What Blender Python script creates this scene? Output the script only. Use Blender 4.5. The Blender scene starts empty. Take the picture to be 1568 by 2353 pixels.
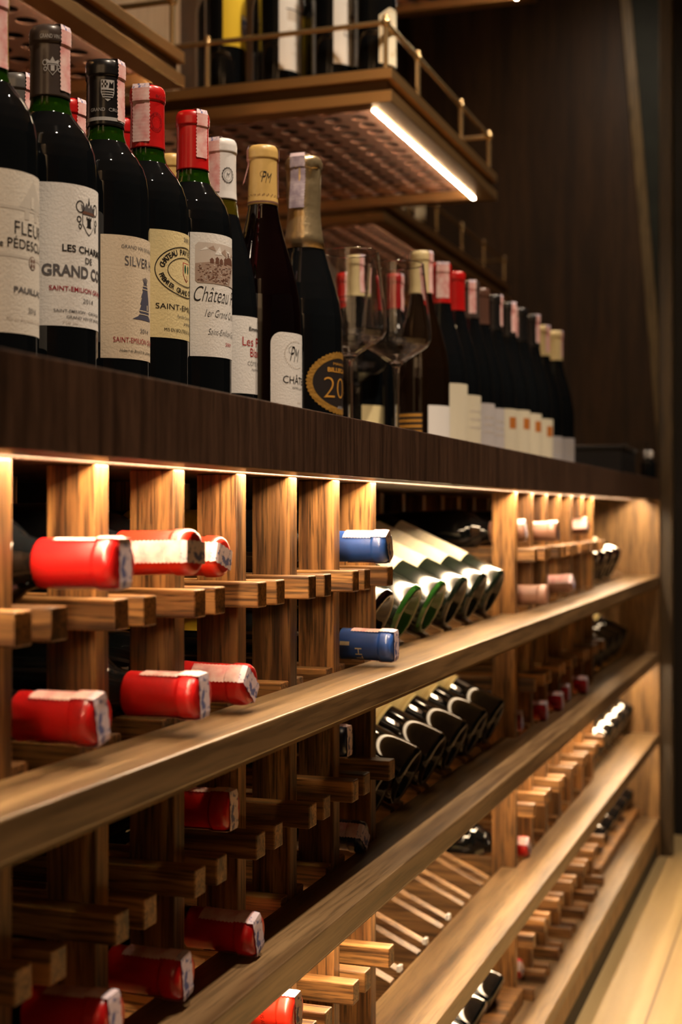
import bpy, bmesh, math, random
from mathutils import Matrix, Vector

R = random.Random(7)
SC = bpy.context.scene
COL = SC.collection
EYE = 0.854                      # eye height above the floor (metres); heights below are relative to the eye
rad = math.radians

# ------------------------------------------------------------------ camera
cam = bpy.data.cameras.new('camera')
cam.sensor_fit = 'VERTICAL'
cam.sensor_height = 36.0
cam.sensor_width = 24.0
cam.lens = 50.0
cam.shift_y = 0.00106
cam.clip_start = 0.02
cam.dof.use_dof = True
cam.dof.focus_distance = 1.27
cam.dof.aperture_fstop = 6.4
co = bpy.data.objects.new('camera', cam)
COL.objects.link(co)
co.location = (0, 0, EYE)
co.rotation_euler = (rad(90), 0, rad(18.93))
SC.camera = co

# ------------------------------------------------------------------ world, exposure
w = bpy.data.worlds.new('world')
SC.world = w
w.use_nodes = True
w.node_tree.nodes['Background'].inputs[0].default_value = (1.0, 0.72, 0.48, 1)
w.node_tree.nodes['Background'].inputs[1].default_value = 0.014
SC.view_settings.view_transform = 'Standard'
SC.view_settings.look = 'None'
SC.view_settings.gamma = 1.0
SC.view_settings.use_curve_mapping = False
SC.view_settings.exposure = 0.0
SC.cycles.use_denoising = True
SC.cycles.max_bounces = 16
SC.cycles.transmission_bounces = 16
SC.cycles.sample_clamp_indirect = 4.0

WARM = (1.0, 0.66, 0.36)
LED = dict(counter=128.0, tier3=95.0, tier4=50.0, brass=42.0, brass_mid=85.0, dim=0.9, display=14.0)

# ------------------------------------------------------------------ lights: aisle downlights and added fill spots
def spot(name, loc, aim, power, size, blend=0.5, color=(1.0, 0.79, 0.59), radius=0.02):
    d = bpy.data.lights.new(name, 'SPOT')
    d.energy = power
    d.color = color
    d.spot_size = rad(size)
    d.spot_blend = blend
    d.shadow_soft_size = radius
    o = bpy.data.objects.new(name, d)
    COL.objects.link(o)
    o.location = loc
    v = Vector(aim) - Vector(loc)
    o.rotation_euler = v.to_track_quat('-Z', 'Y').to_euler()
    return o

spot('aisle_downlight', (-0.015, 0.70, 2.66), (-0.47, 1.00, 0.90), 120, 70)
spot('aisle_downlight', (-0.015, 1.75, 2.66), (-0.47, 1.80, 0.90), 120, 70)
spot('aisle_downlight', (-0.015, 2.85, 2.66), (-0.47, 2.80, 0.90), 90, 70)
spot('aisle_downlight', (0.45, 2.60, 2.66), (0.30, 2.7, 0.0), 46, 60)
spot('shelf_downlight', (-0.015, 1.90, 2.66), (-0.86, 2.37, 1.72), 70, 42)
spot('alcove_fill', (-0.55, 4.0, 2.70), (-0.66, 4.8, 0.9), 13, 130, blend=1.0)  # added fill that brightens the end wall and its slanted trim
spot('bounce_fill', (0.10, -0.95, 2.66), (-0.2, -2.0, 2.30), 150, 100, color=(1.0, 0.78, 0.55))  # added pair behind the camera; wall bounce feeds brass and glass reflections
spot('bounce_fill', (-1.4, -0.95, 2.66), (-1.6, -2.0, 2.30), 110, 100, color=(1.0, 0.78, 0.55))

# ------------------------------------------------------------------ materials
def new_mat(name):
    m = bpy.data.materials.new(name)
    m.use_nodes = True
    nt = m.node_tree
    return m, nt, nt.nodes['Principled BSDF']

def plain(name, col, rough=0.5, metal=0.0, spec=0.5, coat=0.0, emit=None, bump=0.0, bscale=400.0, trans=0.0, ior=1.45, var=0.0):
    m, nt, b = new_mat(name)
    b.inputs['Base Color'].default_value = (*col, 1)
    b.inputs['Roughness'].default_value = rough
    b.inputs['Metallic'].default_value = metal
    b.inputs['Specular IOR Level'].default_value = spec
    b.inputs['Coat Weight'].default_value = coat
    b.inputs['Transmission Weight'].default_value = trans
    b.inputs['IOR'].default_value = ior
    if emit:
        b.inputs['Emission Color'].default_value = (*emit[0], 1)
        b.inputs['Emission Strength'].default_value = emit[1]
    if bump or var:
        tc = nt.nodes.new('ShaderNodeTexCoord')
        n = nt.nodes.new('ShaderNodeTexNoise')
        n.inputs['Scale'].default_value = bscale
        n.inputs['Detail'].default_value = 4
        nt.links.new(tc.outputs['Object'], n.inputs['Vector'])
        if bump:
            bp = nt.nodes.new('ShaderNodeBump')
            bp.inputs['Strength'].default_value = bump
            bp.inputs['Distance'].default_value = 0.001
            nt.links.new(n.outputs['Fac'], bp.inputs['Height'])
            nt.links.new(bp.outputs['Normal'], b.inputs['Normal'])
        if var:
            mx = nt.nodes.new('ShaderNodeMix')
            mx.data_type = 'RGBA'
            mx.inputs['A'].default_value = (*[c * (1 - var) for c in col], 1)
            mx.inputs['B'].default_value = (*[min(1, c * (1 + var)) for c in col], 1)
            nt.links.new(n.outputs['Fac'], mx.inputs['Factor'])
            nt.links.new(mx.outputs['Result'], b.inputs['Base Color'])
    return m

def wood(name, axis, dark, light, rough=0.42, across=70.0, along=3.0, vary=0.35, pore=0.5, bump=0.25, coat=0.0):
    """Grain stretched along one axis, tone varied per object."""
    m, nt, b = new_mat(name)
    N, L = nt.nodes.new, nt.links.new
    tc = N('ShaderNodeTexCoord')
    oi = N('ShaderNodeObjectInfo')
    mul = N('ShaderNodeMath'); mul.operation = 'MULTIPLY'; mul.inputs[1].default_value = 37.0
    L(oi.outputs['Random'], mul.inputs[0])
    add = N('ShaderNodeVectorMath'); add.operation = 'ADD'
    L(tc.outputs['Object'], add.inputs[0]); L(mul.outputs[0], add.inputs[1])
    def stretched(ac, al, detail, dist):
        mp = N('ShaderNodeMapping')
        s = [ac, ac, ac]; s['xyz'.index(axis)] = al
        mp.inputs['Scale'].default_value = s
        L(add.outputs[0], mp.inputs['Vector'])
        n = N('ShaderNodeTexNoise')
        n.inputs['Scale'].default_value = 1.0
        n.inputs['Detail'].default_value = detail
        n.inputs['Distortion'].default_value = dist
        L(mp.outputs[0], n.inputs['Vector'])
        return n
    g = stretched(across, along, 6, 0.6)
    p = stretched(across * 6, along * 7, 3, 0.0)
    rp = N('ShaderNodeValToRGB')
    e = rp.color_ramp.elements
    e[0].position = 0.34; e[0].color = (*dark, 1)
    e[1].position = 0.66; e[1].color = (*light, 1)
    L(g.outputs['Fac'], rp.inputs['Fac'])
    rp2 = N('ShaderNodeValToRGB')
    e = rp2.color_ramp.elements
    e[0].position = 0.36; e[0].color = (1 - pore, 1 - pore, 1 - pore, 1)
    e[1].position = 0.52; e[1].color = (1, 1, 1, 1)
    L(p.outputs['Fac'], rp2.inputs['Fac'])
    mx = N('ShaderNodeMix'); mx.data_type = 'RGBA'; mx.blend_type = 'MULTIPLY'
    mx.inputs['Factor'].default_value = 1.0
    L(rp.outputs['Color'], mx.inputs['A']); L(rp2.outputs['Color'], mx.inputs['B'])
    mr = N('ShaderNodeMapRange')
    mr.inputs['To Min'].default_value = 1 - vary; mr.inputs['To Max'].default_value = 1 + vary * 0.6
    L(oi.outputs['Random'], mr.inputs['Value'])
    hs = N('ShaderNodeHueSaturation')
    L(mr.outputs['Result'], hs.inputs['Value']); L(mx.outputs['Result'], hs.inputs['Color'])
    L(hs.outputs['Color'], b.inputs['Base Color'])
    b.inputs['Roughness'].default_value = rough
    b.inputs['Coat Weight'].default_value = coat
    bp = N('ShaderNodeBump'); bp.inputs['Strength'].default_value = bump; bp.inputs['Distance'].default_value = 0.0008
    L(p.outputs['Fac'], bp.inputs['Height']); L(bp.outputs['Normal'], b.inputs['Normal'])
    return m

TEAK_D, TEAK_L = (0.075, 0.030, 0.009), (0.42, 0.20, 0.062)
M = {}
M['post'] = wood('rack_post_wood', 'z', TEAK_D, TEAK_L, pore=0.72, bump=0.4)
M['rail'] = wood('rack_rail_wood', 'x', TEAK_D, (0.45, 0.22, 0.072), pore=0.7, bump=0.4)
M['slat'] = wood('slat_wood', 'x', (0.10, 0.045, 0.016), (0.40, 0.22, 0.09))
M['shelf'] = wood('shelf_wood', 'y', (0.105, 0.058, 0.024), (0.29, 0.18, 0.083), across=45, along=2.0, vary=0.08, pore=0.35, rough=0.36)
M['panel'] = wood('panel_wood', 'z', (0.16, 0.085, 0.03), (0.36, 0.20, 0.075), across=30, along=2.0, vary=0.05, rough=0.5)
M['fascia'] = wood('counter_wood', 'z', (0.042, 0.021, 0.013), (0.105, 0.056, 0.035), across=120, along=5, vary=0.05, pore=0.45, rough=0.38, coat=0.1)
M['darkwall'] = wood('dark_wall_wood', 'z', (0.034, 0.015, 0.005), (0.085, 0.038, 0.012), across=22, along=1.2, vary=0.02, pore=0.3, rough=0.5)
M['frame'] = wood('door_frame_wood', 'z', (0.030, 0.018, 0.007), (0.065, 0.040, 0.015), across=40, along=1.5, vary=0.02, rough=0.45)
M['trim'] = wood('trim_wood', 'z', (0.20, 0.13, 0.05), (0.36, 0.24, 0.10), across=40, along=1.5, vary=0.02, rough=0.4)
M['pale'] = wood('pale_panel_wood', 'z', (0.50, 0.36, 0.24), (0.62, 0.46, 0.32), across=30, along=2, vary=0.02, pore=0.15, rough=0.5)
M['stone'] = plain('green_black_stone', (0.020, 0.026, 0.018), 0.6, var=0.8, bscale=9)
M['black'] = plain('flat_black', (0.006, 0.005, 0.005), 0.6, var=0.3, bscale=30)
M['brass'] = plain('brushed_brass', (0.86, 0.52, 0.22), 0.30, metal=0.96, bump=0.05, bscale=300)
M['brass_plate'] = plain('polished_brass_plate', (0.66, 0.36, 0.26), 0.22, metal=0.75, bump=0.03, bscale=60)
M['brass_rod'] = plain('brass_rod', (0.85, 0.60, 0.30), 0.22, metal=0.9, bump=0.02, bscale=200)
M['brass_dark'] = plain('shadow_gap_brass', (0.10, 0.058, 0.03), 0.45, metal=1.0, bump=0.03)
for k in ('counter', 'tier3', 'tier4', 'brass', 'brass_mid', 'dim', 'display'):
    M['led_' + k] = plain('led_diffuser_' + k, (0.9, 0.9, 0.85), 0.6, emit=((1.0, 0.73, 0.45) if k in ('counter', 'tier3', 'tier4', 'display') else (1.0, 0.78, 0.52), LED[k]))
M['bottle'] = plain('dark_wine_glass', (0.004, 0.005, 0.006), 0.035, spec=0.6, coat=0.3, var=0.2, bscale=50)
M['bottle_brown'] = plain('dark_brown_wine_glass', (0.0025, 0.0007, 0.001), 0.04, spec=0.6, coat=0.3, var=0.2, bscale=50)
M['bottle_amber'] = plain('amber_wine_glass', (0.007, 0.003, 0.0012), 0.04, spec=0.6, coat=0.3, var=0.2, bscale=50)
M['bottle_dusty'] = plain('dusty_green_glass', (0.008, 0.012, 0.008), 0.13, spec=0.5, coat=0.1, var=0.9, bscale=70)
M['neck_green'] = plain('green_bottle_glass', (0.025, 0.115, 0.004), 0.05, trans=0.8, spec=0.6, var=0.3, bscale=60)
M['neck_yellow'] = plain('olive_bottle_glass', (0.20, 0.16, 0.01), 0.05, trans=0.8, spec=0.6, var=0.3, bscale=60)
M['base_green'] = plain('green_base_glass', (0.014, 0.062, 0.010), 0.12, spec=0.6, coat=0.2, var=0.7, bscale=40)
M['clear'] = plain('clear_crystal', (1, 1, 1), 0.0, trans=1.0, ior=1.46)
for k, c, r_ in (('red', (0.50, 0.008, 0.008), 0.3), ('scarlet', (0.62, 0.022, 0.008), 0.32), ('crimson', (0.36, 0.006, 0.012), 0.3), ('gold', (0.50, 0.30, 0.06), 0.32),
                 ('tan', (0.60, 0.40, 0.13), 0.35), ('cream', (0.66, 0.54, 0.28), 0.38), ('black', (0.010, 0.009, 0.009), 0.28), ('taupe', (0.055, 0.040, 0.034), 0.3),
                 ('grey', (0.10, 0.095, 0.09), 0.3), ('white', (0.72, 0.71, 0.70), 0.35), ('blue', (0.02, 0.065, 0.26), 0.3), ('navy', (0.012, 0.02, 0.06), 0.3),
                 ('brown', (0.10, 0.045, 0.03), 0.35), ('rosewood', (0.26, 0.13, 0.09), 0.4)):
    M['cap_' + k] = plain('foil_' + k, c, r_, spec=0.6, coat=0.25, bump=0.15, bscale=140, var=0.08)
M['foil'] = plain('crinkled_gold_foil', (0.72, 0.56, 0.32), 0.28, metal=0.85, bump=0.9, bscale=90)
for k, c in (('ivory', (0.74, 0.69, 0.60)), ('white', (0.80, 0.78, 0.74)), ('cream', (0.74, 0.62, 0.33)), ('beige', (0.68, 0.57, 0.42)), ('yellow', (0.80, 0.56, 0.04)),
             ('pale', (0.72, 0.66, 0.50)), ('lilac', (0.56, 0.53, 0.53)), ('buff', (0.74, 0.60, 0.28))):
    M['paper_' + k] = plain('paper_' + k, c, 0.75, spec=0.2, bump=0.30, bscale=480, var=0.03)
for k, c in (('ink', (0.015, 0.014, 0.014)), ('grey', (0.12, 0.115, 0.12)), ('faint', (0.60, 0.54, 0.47)), ('shade', (0.64, 0.595, 0.52)), ('wine', (0.34, 0.02, 0.035)), ('red', (0.42, 0.015, 0.02)),
             ('slate', (0.085, 0.085, 0.125)), ('silver', (0.42, 0.41, 0.40)), ('sepia', (0.16, 0.075, 0.05)), ('sepia_mid', (0.40, 0.29, 0.23)), ('sepia_pale', (0.60, 0.53, 0.47)), ('green', (0.01, 0.075, 0.04)),
             ('gold', (0.62, 0.30, 0.045)), ('orange', (0.52, 0.17, 0.03)), ('black', (0.022, 0.016, 0.014)), ('blue', (0.025, 0.07, 0.22)), ('cream', (0.80, 0.68, 0.45)),
             ('maroon', (0.12, 0.0, 0.002)), ('ochre', (0.45, 0.25, 0.05))):
    M['ink_' + k] = plain('print_' + k, c, 0.55, spec=0.3, var=0.06, bscale=200)
M['ink_gilt'] = plain('print_gilt', (0.75, 0.40, 0.08), 0.35, metal=0.6, bump=0.9, bscale=260)

def tax_material(name, base, spotc, lo, hi, scale):
    m, nt, b = new_mat(name)
    N, L = nt.nodes.new, nt.links.new
    tc = N('ShaderNodeTexCoord'); n = N('ShaderNodeTexNoise')
    n.inputs['Scale'].default_value = scale; n.inputs['Detail'].default_value = 3
    L(tc.outputs['Object'], n.inputs['Vector'])
    rp = N('ShaderNodeValToRGB')
    e = rp.color_ramp.elements
    e[0].position = lo; e[0].color = (*base, 1); e[1].position = hi; e[1].color = (*spotc, 1)
    L(n.outputs['Fac'], rp.inputs['Fac']); L(rp.outputs['Color'], b.inputs['Base Color'])
    b.inputs['Roughness'].default_value = 0.8
    return m
M['tax'] = tax_material('pink_tax_paper', (0.66, 0.28, 0.27), (0.80, 0.56, 0.53), 0.38, 0.62, 70)
M['tax_end'] = tax_material('pink_tax_paper_with_blue_print', (0.72, 0.58, 0.62), (0.12, 0.13, 0.30), 0.52, 0.60, 150)
M['tax_grey'] = tax_material('lilac_tax_paper', (0.30, 0.24, 0.30), (0.55, 0.47, 0.52), 0.4, 0.65, 80)

# ------------------------------------------------------------------ mesh helpers
class MB:
    def __init__(s):
        s.v = []; s.f = []; s.m = []; s.sm = []
    def add(s, verts, faces, mi=0, smooth=False):
        k = len(s.v)
        s.v += [tuple(p) for p in verts]
        for f in faces:
            s.f.append(tuple(i + k for i in f)); s.m.append(mi); s.sm.append(smooth)
        return s
    def box(s, x0, x1, y0, y1, z0, z1, mi=0):
        v = [(x0, y0, z0), (x1, y0, z0), (x1, y1, z0), (x0, y1, z0), (x0, y0, z1), (x1, y0, z1), (x1, y1, z1), (x0, y1, z1)]
        return s.add(v, [(0, 3, 2, 1), (4, 5, 6, 7), (0, 1, 5, 4), (1, 2, 6, 5), (2, 3, 7, 6), (3, 0, 4, 7)], mi)
    def hexa(s, p, mi=0):
        return s.add(p, [(0, 3, 2, 1), (4, 5, 6, 7), (0, 1, 5, 4), (1, 2, 6, 5), (2, 3, 7, 6), (3, 0, 4, 7)], mi)
    def lathe(s, prof, n=32, mats=None, cx=0, cy=0, cz=0):
        """prof: (r, z) list; mats: material index for each profile segment; long segments get support loops at both ends"""
        q, qm = [prof[0]], []
        for k_, ((r0, z0), (r1, z1)) in enumerate(zip(prof, prof[1:])):
            l = math.hypot(r1 - r0, z1 - z0)
            if l > 0.006:
                for t_ in (0.0012 / l, 1 - 0.0012 / l): q.append((r0 + (r1 - r0) * t_, z0 + (z1 - z0) * t_))
                qm += [mats[k_] if mats else 0] * 2
            q.append((r1, z1)); qm.append(mats[k_] if mats else 0)
        prof, mats = q, qm
        rows = []
        vs = []
        for r, z in prof:
            if r < 1e-6:
                rows.append([len(vs)]); vs.append((cx, cy, cz + z))
            else:
                rows.append(list(range(len(vs), len(vs) + n)))
                vs += [(cx + r * math.cos(2 * math.pi * i / n), cy + r * math.sin(2 * math.pi * i / n), cz + z) for i in range(n)]
        k = len(s.v); s.v += vs
        for j in range(len(rows) - 1):
            a, b = rows[j], rows[j + 1]
            mi = mats[j] if mats else 0
            for i in range(n):
                i2 = (i + 1) % n
                if len(a) == 1 and len(b) == 1: continue
                if len(a) == 1: f = (a[0], b[i2], b[i])
                elif len(b) == 1: f = (a[i], a[i2], b[0])
                else: f = (a[i], a[i2], b[i2], b[i])
                s.f.append(tuple(q + k for q in f)); s.m.append(mi); s.sm.append(True)
        return s
    def tube(s, a, b, r, n=12, mi=0):
        a, b = Vector(a), Vector(b); d = (b - a).normalized()
        u = d.orthogonal().normalized(); v = d.cross(u)
        vs = [p + r * (math.cos(t) * u + math.sin(t) * v) for p in (a, b) for t in [2 * math.pi * i / n for i in range(n)]]
        fs = [(i, (i + 1) % n, n + (i + 1) % n, n + i) for i in range(n)]
        s.add(vs, fs, mi, True)
        s.add([vs[i] for i in range(n)], [tuple(reversed(range(n)))], mi)
        s.add([vs[n + i] for i in range(n)], [tuple(range(n))], mi)
        return s
    def sphere(s, c, r, mi=0, n=14):
        prof = [(r * math.sin(math.pi * i / 8), -r * math.cos(math.pi * i / 8)) for i in range(9)]
        prof[0] = (0, -r); prof[-1] = (0, r)
        k = s.lathe(prof, n, [mi] * 8, *c)
        return k
    def mesh(s, name, mats, off=(0, 0, 0)):
        me = bpy.data.meshes.new(name)
        ox, oy, oz = off
        me.from_pydata([(x - ox, y - oy, z - oz) for x, y, z in s.v], [], s.f)
        for m in (mats if isinstance(mats, (list, tuple)) else [mats]):
            me.materials.append(m)
        me.polygons.foreach_set('material_index', s.m)
        me.polygons.foreach_set('use_smooth', s.sm)
        me.update()
        return me
    def build(s, name, mats, parent=None, bevel=0.0):
        off = parent.location if parent is not None else (0, 0, 0)
        o = bpy.data.objects.new(name, s.mesh(name, mats, off))
        COL.objects.link(o)
        if parent is not None: o.parent = parent
        if bevel:
            b = o.modifiers.new('bevel', 'BEVEL'); b.width = bevel; b.segments = 2; b.limit_method = 'ANGLE'; b.angle_limit = rad(50)
        return o

def thing(name, label, cat, loc=(0, 0, 0), group=None):
    o = bpy.data.objects.new(name, None)
    o.empty_display_size = 0.03
    COL.objects.link(o); o.location = loc
    tag(o, label, cat, group)
    return o
def tag(o, label, cat, group=None):
    o['label'] = label; o['category'] = cat
    if group: o['group'] = group
    return o
def struct(name, mb, mats, bevel=0.0):
    o = mb.build(name, mats, None, bevel)
    o['kind'] = 'structure'
    return o
def child(name, me, parent):
    o = bpy.data.objects.new(name, me); COL.objects.link(o); o.parent = parent
    return o

# heights (world)
def H(z): return EYE + z
CT, CB = H(0.084), H(0.0323)              # countertop top and underside
S1, S2, S3, PL = H(-0.1554), H(-0.3465), H(-0.546), H(-0.755)
SHELF_T = 0.0235
FRONT, POSTF, PEGF = -0.397, -0.457, -0.431
Y0, Y1 = 0.22, 3.585
BACK = -1.40

# ------------------------------------------------------------------ the room
struct('floor', MB().box(-3.2, 3.0, -2.0, 6.0, -0.03, 0.0), bpy.data.materials.new('floor_tmp'))
fl = bpy.data.objects['floor']
def floor_mat():
    m, nt, b = new_mat('light_oak_planks')
    N, L = nt.nodes.new, nt.links.new
    tc = N('ShaderNodeTexCoord')
    mp = N('ShaderNodeMapping'); mp.inputs['Rotation'].default_value = (0, 0, rad(90)); mp.inputs['Location'].default_value = (1.3, 0.05, 0)
    L(tc.outputs['Object'], mp.inputs['Vector'])
    br = N('ShaderNodeTexBrick')
    br.inputs['Color1'].default_value = (0.52, 0.37, 0.175, 1); br.inputs['Color2'].default_value = (0.46, 0.325, 0.15, 1)
    br.inputs['Mortar'].default_value = (0.16, 0.10, 0.05, 1)
    br.inputs['Scale'].default_value = 1.0; br.inputs['Mortar Size'].default_value = 0.0022
    br.inputs['Brick Width'].default_value = 6.0; br.inputs['Row Height'].default_value = 0.24
    L(mp.outputs[0], br.inputs['Vector'])
    mp2 = N('ShaderNodeMapping'); mp2.inputs['Scale'].default_value = (26, 1.6, 1)
    L(tc.outputs['Object'], mp2.inputs['Vector'])
    n = N('ShaderNodeTexNoise'); n.inputs['Scale'].default_value = 1; n.inputs['Detail'].default_value = 5
    L(mp2.outputs[0], n.inputs['Vector'])
    rp = N('ShaderNodeValToRGB'); e = rp.color_ramp.elements
    e[0].position = 0.3; e[0].color = (0.72, 0.70, 0.66, 1); e[1].position = 0.7; e[1].color = (1, 1, 1, 1)
    L(n.outputs['Fac'], rp.inputs['Fac'])
    mx = N('ShaderNodeMix'); mx.data_type = 'RGBA'; mx.blend_type = 'MULTIPLY'; mx.inputs['Factor'].default_value = 1
    L(br.outputs['Color'], mx.inputs['A']); L(rp.outputs['Color'], mx.inputs['B'])
    L(mx.outputs['Result'], b.inputs['Base Color'])
    b.inputs['Roughness'].default_value = 0.42
    return m
fl.data.materials.clear(); fl.data.materials.append(floor_mat())
bpy.data.materials.remove(bpy.data.materials['floor_tmp'])
struct('ceiling', MB().box(-3.2, 3.0, -2.0, 6.0, 2.75, 2.80), plain('brown_ceiling_paint', (0.20, 0.145, 0.095), 0.7, var=0.1, bscale=3))
struct('wall_front', MB().box(-3.2, 3.0, -2.05, -2.0, 0.0, 2.75), plain('beige_plaster', (0.52, 0.40, 0.27), 0.7, var=0.1, bscale=3))
struct('wall_back', MB().box(BACK - 0.05, BACK, -0.4, 5.0, 0.0, 2.75), M['darkwall'])
struct('wall_end', MB().box(BACK, -0.405, 4.82, 4.88, 0.0, 2.75), M['darkwall'])
struct('wall_right', MB().box(-0.395, 2.6, 3.86, 3.92, 0.0, 2.75), M['black'])  # black colour stands in for the unlit dark past the cabinet end
struct('trim_1', MB().box(BACK, BACK + 0.012, 2.50, 2.925, 1.4, 2.75), M['pale'])
# slanted trim board on the end wall and the stone pilaster beside it
zt, zb = 2.75, 0.95
def slant_x(z, x_hi, x_lo): return x_lo + (x_hi - x_lo) * (z - H(0.253)) / (1.68 - 0.253)
xb = [(-0.535, -0.652), (-0.500, -0.617)]
p = []
for z in (zb, zt):
    a = slant_x(z, xb[0][1], xb[0][0]); b_ = slant_x(z, xb[1][1], xb[1][0])
    p += [(a, 4.76, z), (b_, 4.76, z), (b_, 4.82, z), (a, 4.82, z)]
struct('trim_2', MB().hexa(p), M['trim'], 0.002)
p = []
for z in (zb, zt):
    b_ = slant_x(z, xb[1][1], xb[1][0])
    p += [(b_, 4.775, z), (-0.41, 4.775, z), (-0.41, 4.82, z), (b_, 4.82, z)]
struct('trim_3', MB().hexa(p), M['stone'])
BAY_A = [0.733 + 0.1192 * i for i in range(-1, 7)]       # right edges of the posts
BAY_C = [2.178 + 0.1260 * i for i in range(7)]
# ------------------------------------------------------------------ wine cabinet: shelves, plinth, panels
cab = thing('wine_cabinet', 'long brown wooden wine cabinet with three open shelves under the dark countertop', 'cabinet', (-0.6, 1.9, 0))
for zs, led, key in ((S1, None, None), (S2, True, 'led_tier3'), (S3, True, 'led_tier4')):
    mb = MB()
    a1, c0, c1 = BAY_A[-1], BAY_C[0] - 0.0185, BAY_C[-1]
    ol = [(FRONT, Y0), (FRONT, Y1), (-0.479, Y1), (-0.479, c1), (POSTF, c1), (POSTF, c0), (-0.479, c0), (-0.479, a1), (POSTF, a1), (POSTF, Y0)]
    n = len(ol)
    mb.add([(x, y, zs - SHELF_T) for x, y in ol] + [(x, y, zs) for x, y in ol],
           [tuple(reversed(range(n))), tuple(range(n, 2 * n))] + [(k, (k + 1) % n, n + (k + 1) % n, n + k) for k in range(n)])
    mb.box(-0.725, -0.706, Y0, Y1, zs - SHELF_T, zs + 0.005)                        # rear bearer; the floor between is open
    sh = mb.build('shelf', M['shelf'], cab, 0.0015)
    def under(nm, x0, x1, ya, yb, mat):
        q = MB().box(x0 + 0.6, x1 + 0.6, ya - 1.9, yb - 1.9, zs - SHELF_T - 0.004, zs - SHELF_T).build(nm, mat); q.parent = sh
    under('edge_bead', FRONT - 0.012, FRONT - 0.004, Y0, Y1, M['shelf'])
    if zs == S1:                                                                  # short strips above the tilted bottles of the second tier
        under('led_strip', -0.477, -0.474, a1 + 0.02, c0 - 0.02, M['led_display']); under('led_strip', -0.477, -0.474, c1 + 0.02, 3.40, M['led_display'])
    if led: under('led_strip', -0.446, -0.437, Y0 + 0.02, Y1 - 0.03, M[key])
MB().box(-0.80, FRONT, Y0, Y1, PL - 0.022, PL).build('bottom_shelf', M['shelf'], cab, 0.0015)
MB().box(-0.43, FRONT - 0.001, Y0, Y1, H(-0.812), PL - 0.022).build('plinth', M['panel'], cab, 0.001)
MB().box(-0.47, FRONT - 0.004, Y0, Y1, 0.0, H(-0.812)).build('toe_gap_shade', M['black'], cab)  # flush black board stands in for the shaded gap under the plinth
MB().box(-0.82, FRONT, Y1, Y1 + 0.02, 0.0, CB).build('end_panel', M['panel'], cab)
MB().box(-0.82, -0.80, Y0, Y1, 0.0, CB).build('back_panel', M['black'], cab)
jt = struct('door_1', MB().box(-0.400, -0.366, Y1 + 0.021, Y1 + 0.06, 0.0, 2.75), M['frame'], 0.003)

SLOT = 0.011                                # light channel routed into the underside just in front of the posts
ol = [(BACK + 0.002, CB), (-0.4575, CB), (-0.4575, CB + SLOT), (-0.434, CB + SLOT), (-0.434, CB), (FRONT, CB), (FRONT, CT), (BACK + 0.002, CT)]
n = len(ol)
ctop = MB().add([(x, Y0, z) for x, z in ol] + [(x, Y1 + 0.02, z) for x, z in ol],
                [tuple(range(n)), tuple(reversed(range(n, 2 * n)))] + [(k, n + k, n + (k + 1) % n, (k + 1) % n) for k in range(n)]).build('countertop', M['fascia'], None, 0.0012)
ls = MB().box(-0.450, -0.440, Y0 + 0.02, Y1 - 0.03, CB + SLOT - 0.003, CB + SLOT).build('led_strip', M['led_counter'])
ls.parent = ctop
tag(ctop, 'long dark wenge countertop carrying the standing wine bottles', 'countertop')

# ------------------------------------------------------------------ bottle racks
PW, PD = 0.0185, 0.037
TIERS = {1: (S1, CB, 0.1000), 2: (S2, S1 - SHELF_T, 0.0893), 3: (S3, S2 - SHELF_T, 0.0945), 4: (PL, S3 - SHELF_T, 0.1000)}
def bottle_rack(edges, tier, label):
    zs, ztop, peg = TIERS[tier]
    floor = zs - SHELF_T if tier < 4 else zs
    t = thing('bottle_rack', label, 'wine rack', (-0.6, (edges[0] + edges[-1]) / 2, floor), 'post and rail bottle racks in the cabinet')
    rw = 0.0193
    for k, e in enumerate(edges):
        j = R.uniform(-0.0006, 0.0006)
        MB().box(POSTF - PD, POSTF, e - PW, e, floor, ztop).build('post', M['post'], t, 0.0012)
        MB().box(-0.705, -0.675, e - PW, e, floor, ztop).build('rear_post', M['post'], t)
        for sgn in (-1, 1):
            if (k == 0 and sgn < 0 and edges is BAY_A) or (k == 0 and sgn < 0): continue
            if k == len(edges) - 1 and sgn > 0: continue
            ya, yb = (e - PW - rw, e - PW) if sgn < 0 else (e, e + rw)
            ext = R.uniform(-0.0015, 0.0015)
            MB().box(-0.705, PEGF + ext, ya, yb, zs + peg - 0.0205, zs + peg).build('support_rail', M['rail'], t, 0.0012)
            if tier < 4:
                MB().box(-0.705, POSTF - 0.001, ya, yb, floor, zs + 0.005).build('base_rail', M['rail'], t, 0.001)
            else:
                MB().box(-0.705, PEGF + ext, ya, yb, floor, zs + 0.017).build('base_rail', M['rail'], t, 0.0012)
    return t
TN = {1: 'top tier', 2: 'second tier', 3: 'third tier', 4: 'bottom tier'}
for tr in (1, 2, 3):
    bottle_rack(BAY_A, tr, 'wooden post and stub rail rack on the %s, nearest the camera' % TN[tr])
for tr in (1, 2, 3, 4):
    bottle_rack(BAY_C, tr, 'post and stub rail rack on the %s, beyond the first sloping rack' % TN[tr])

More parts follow.
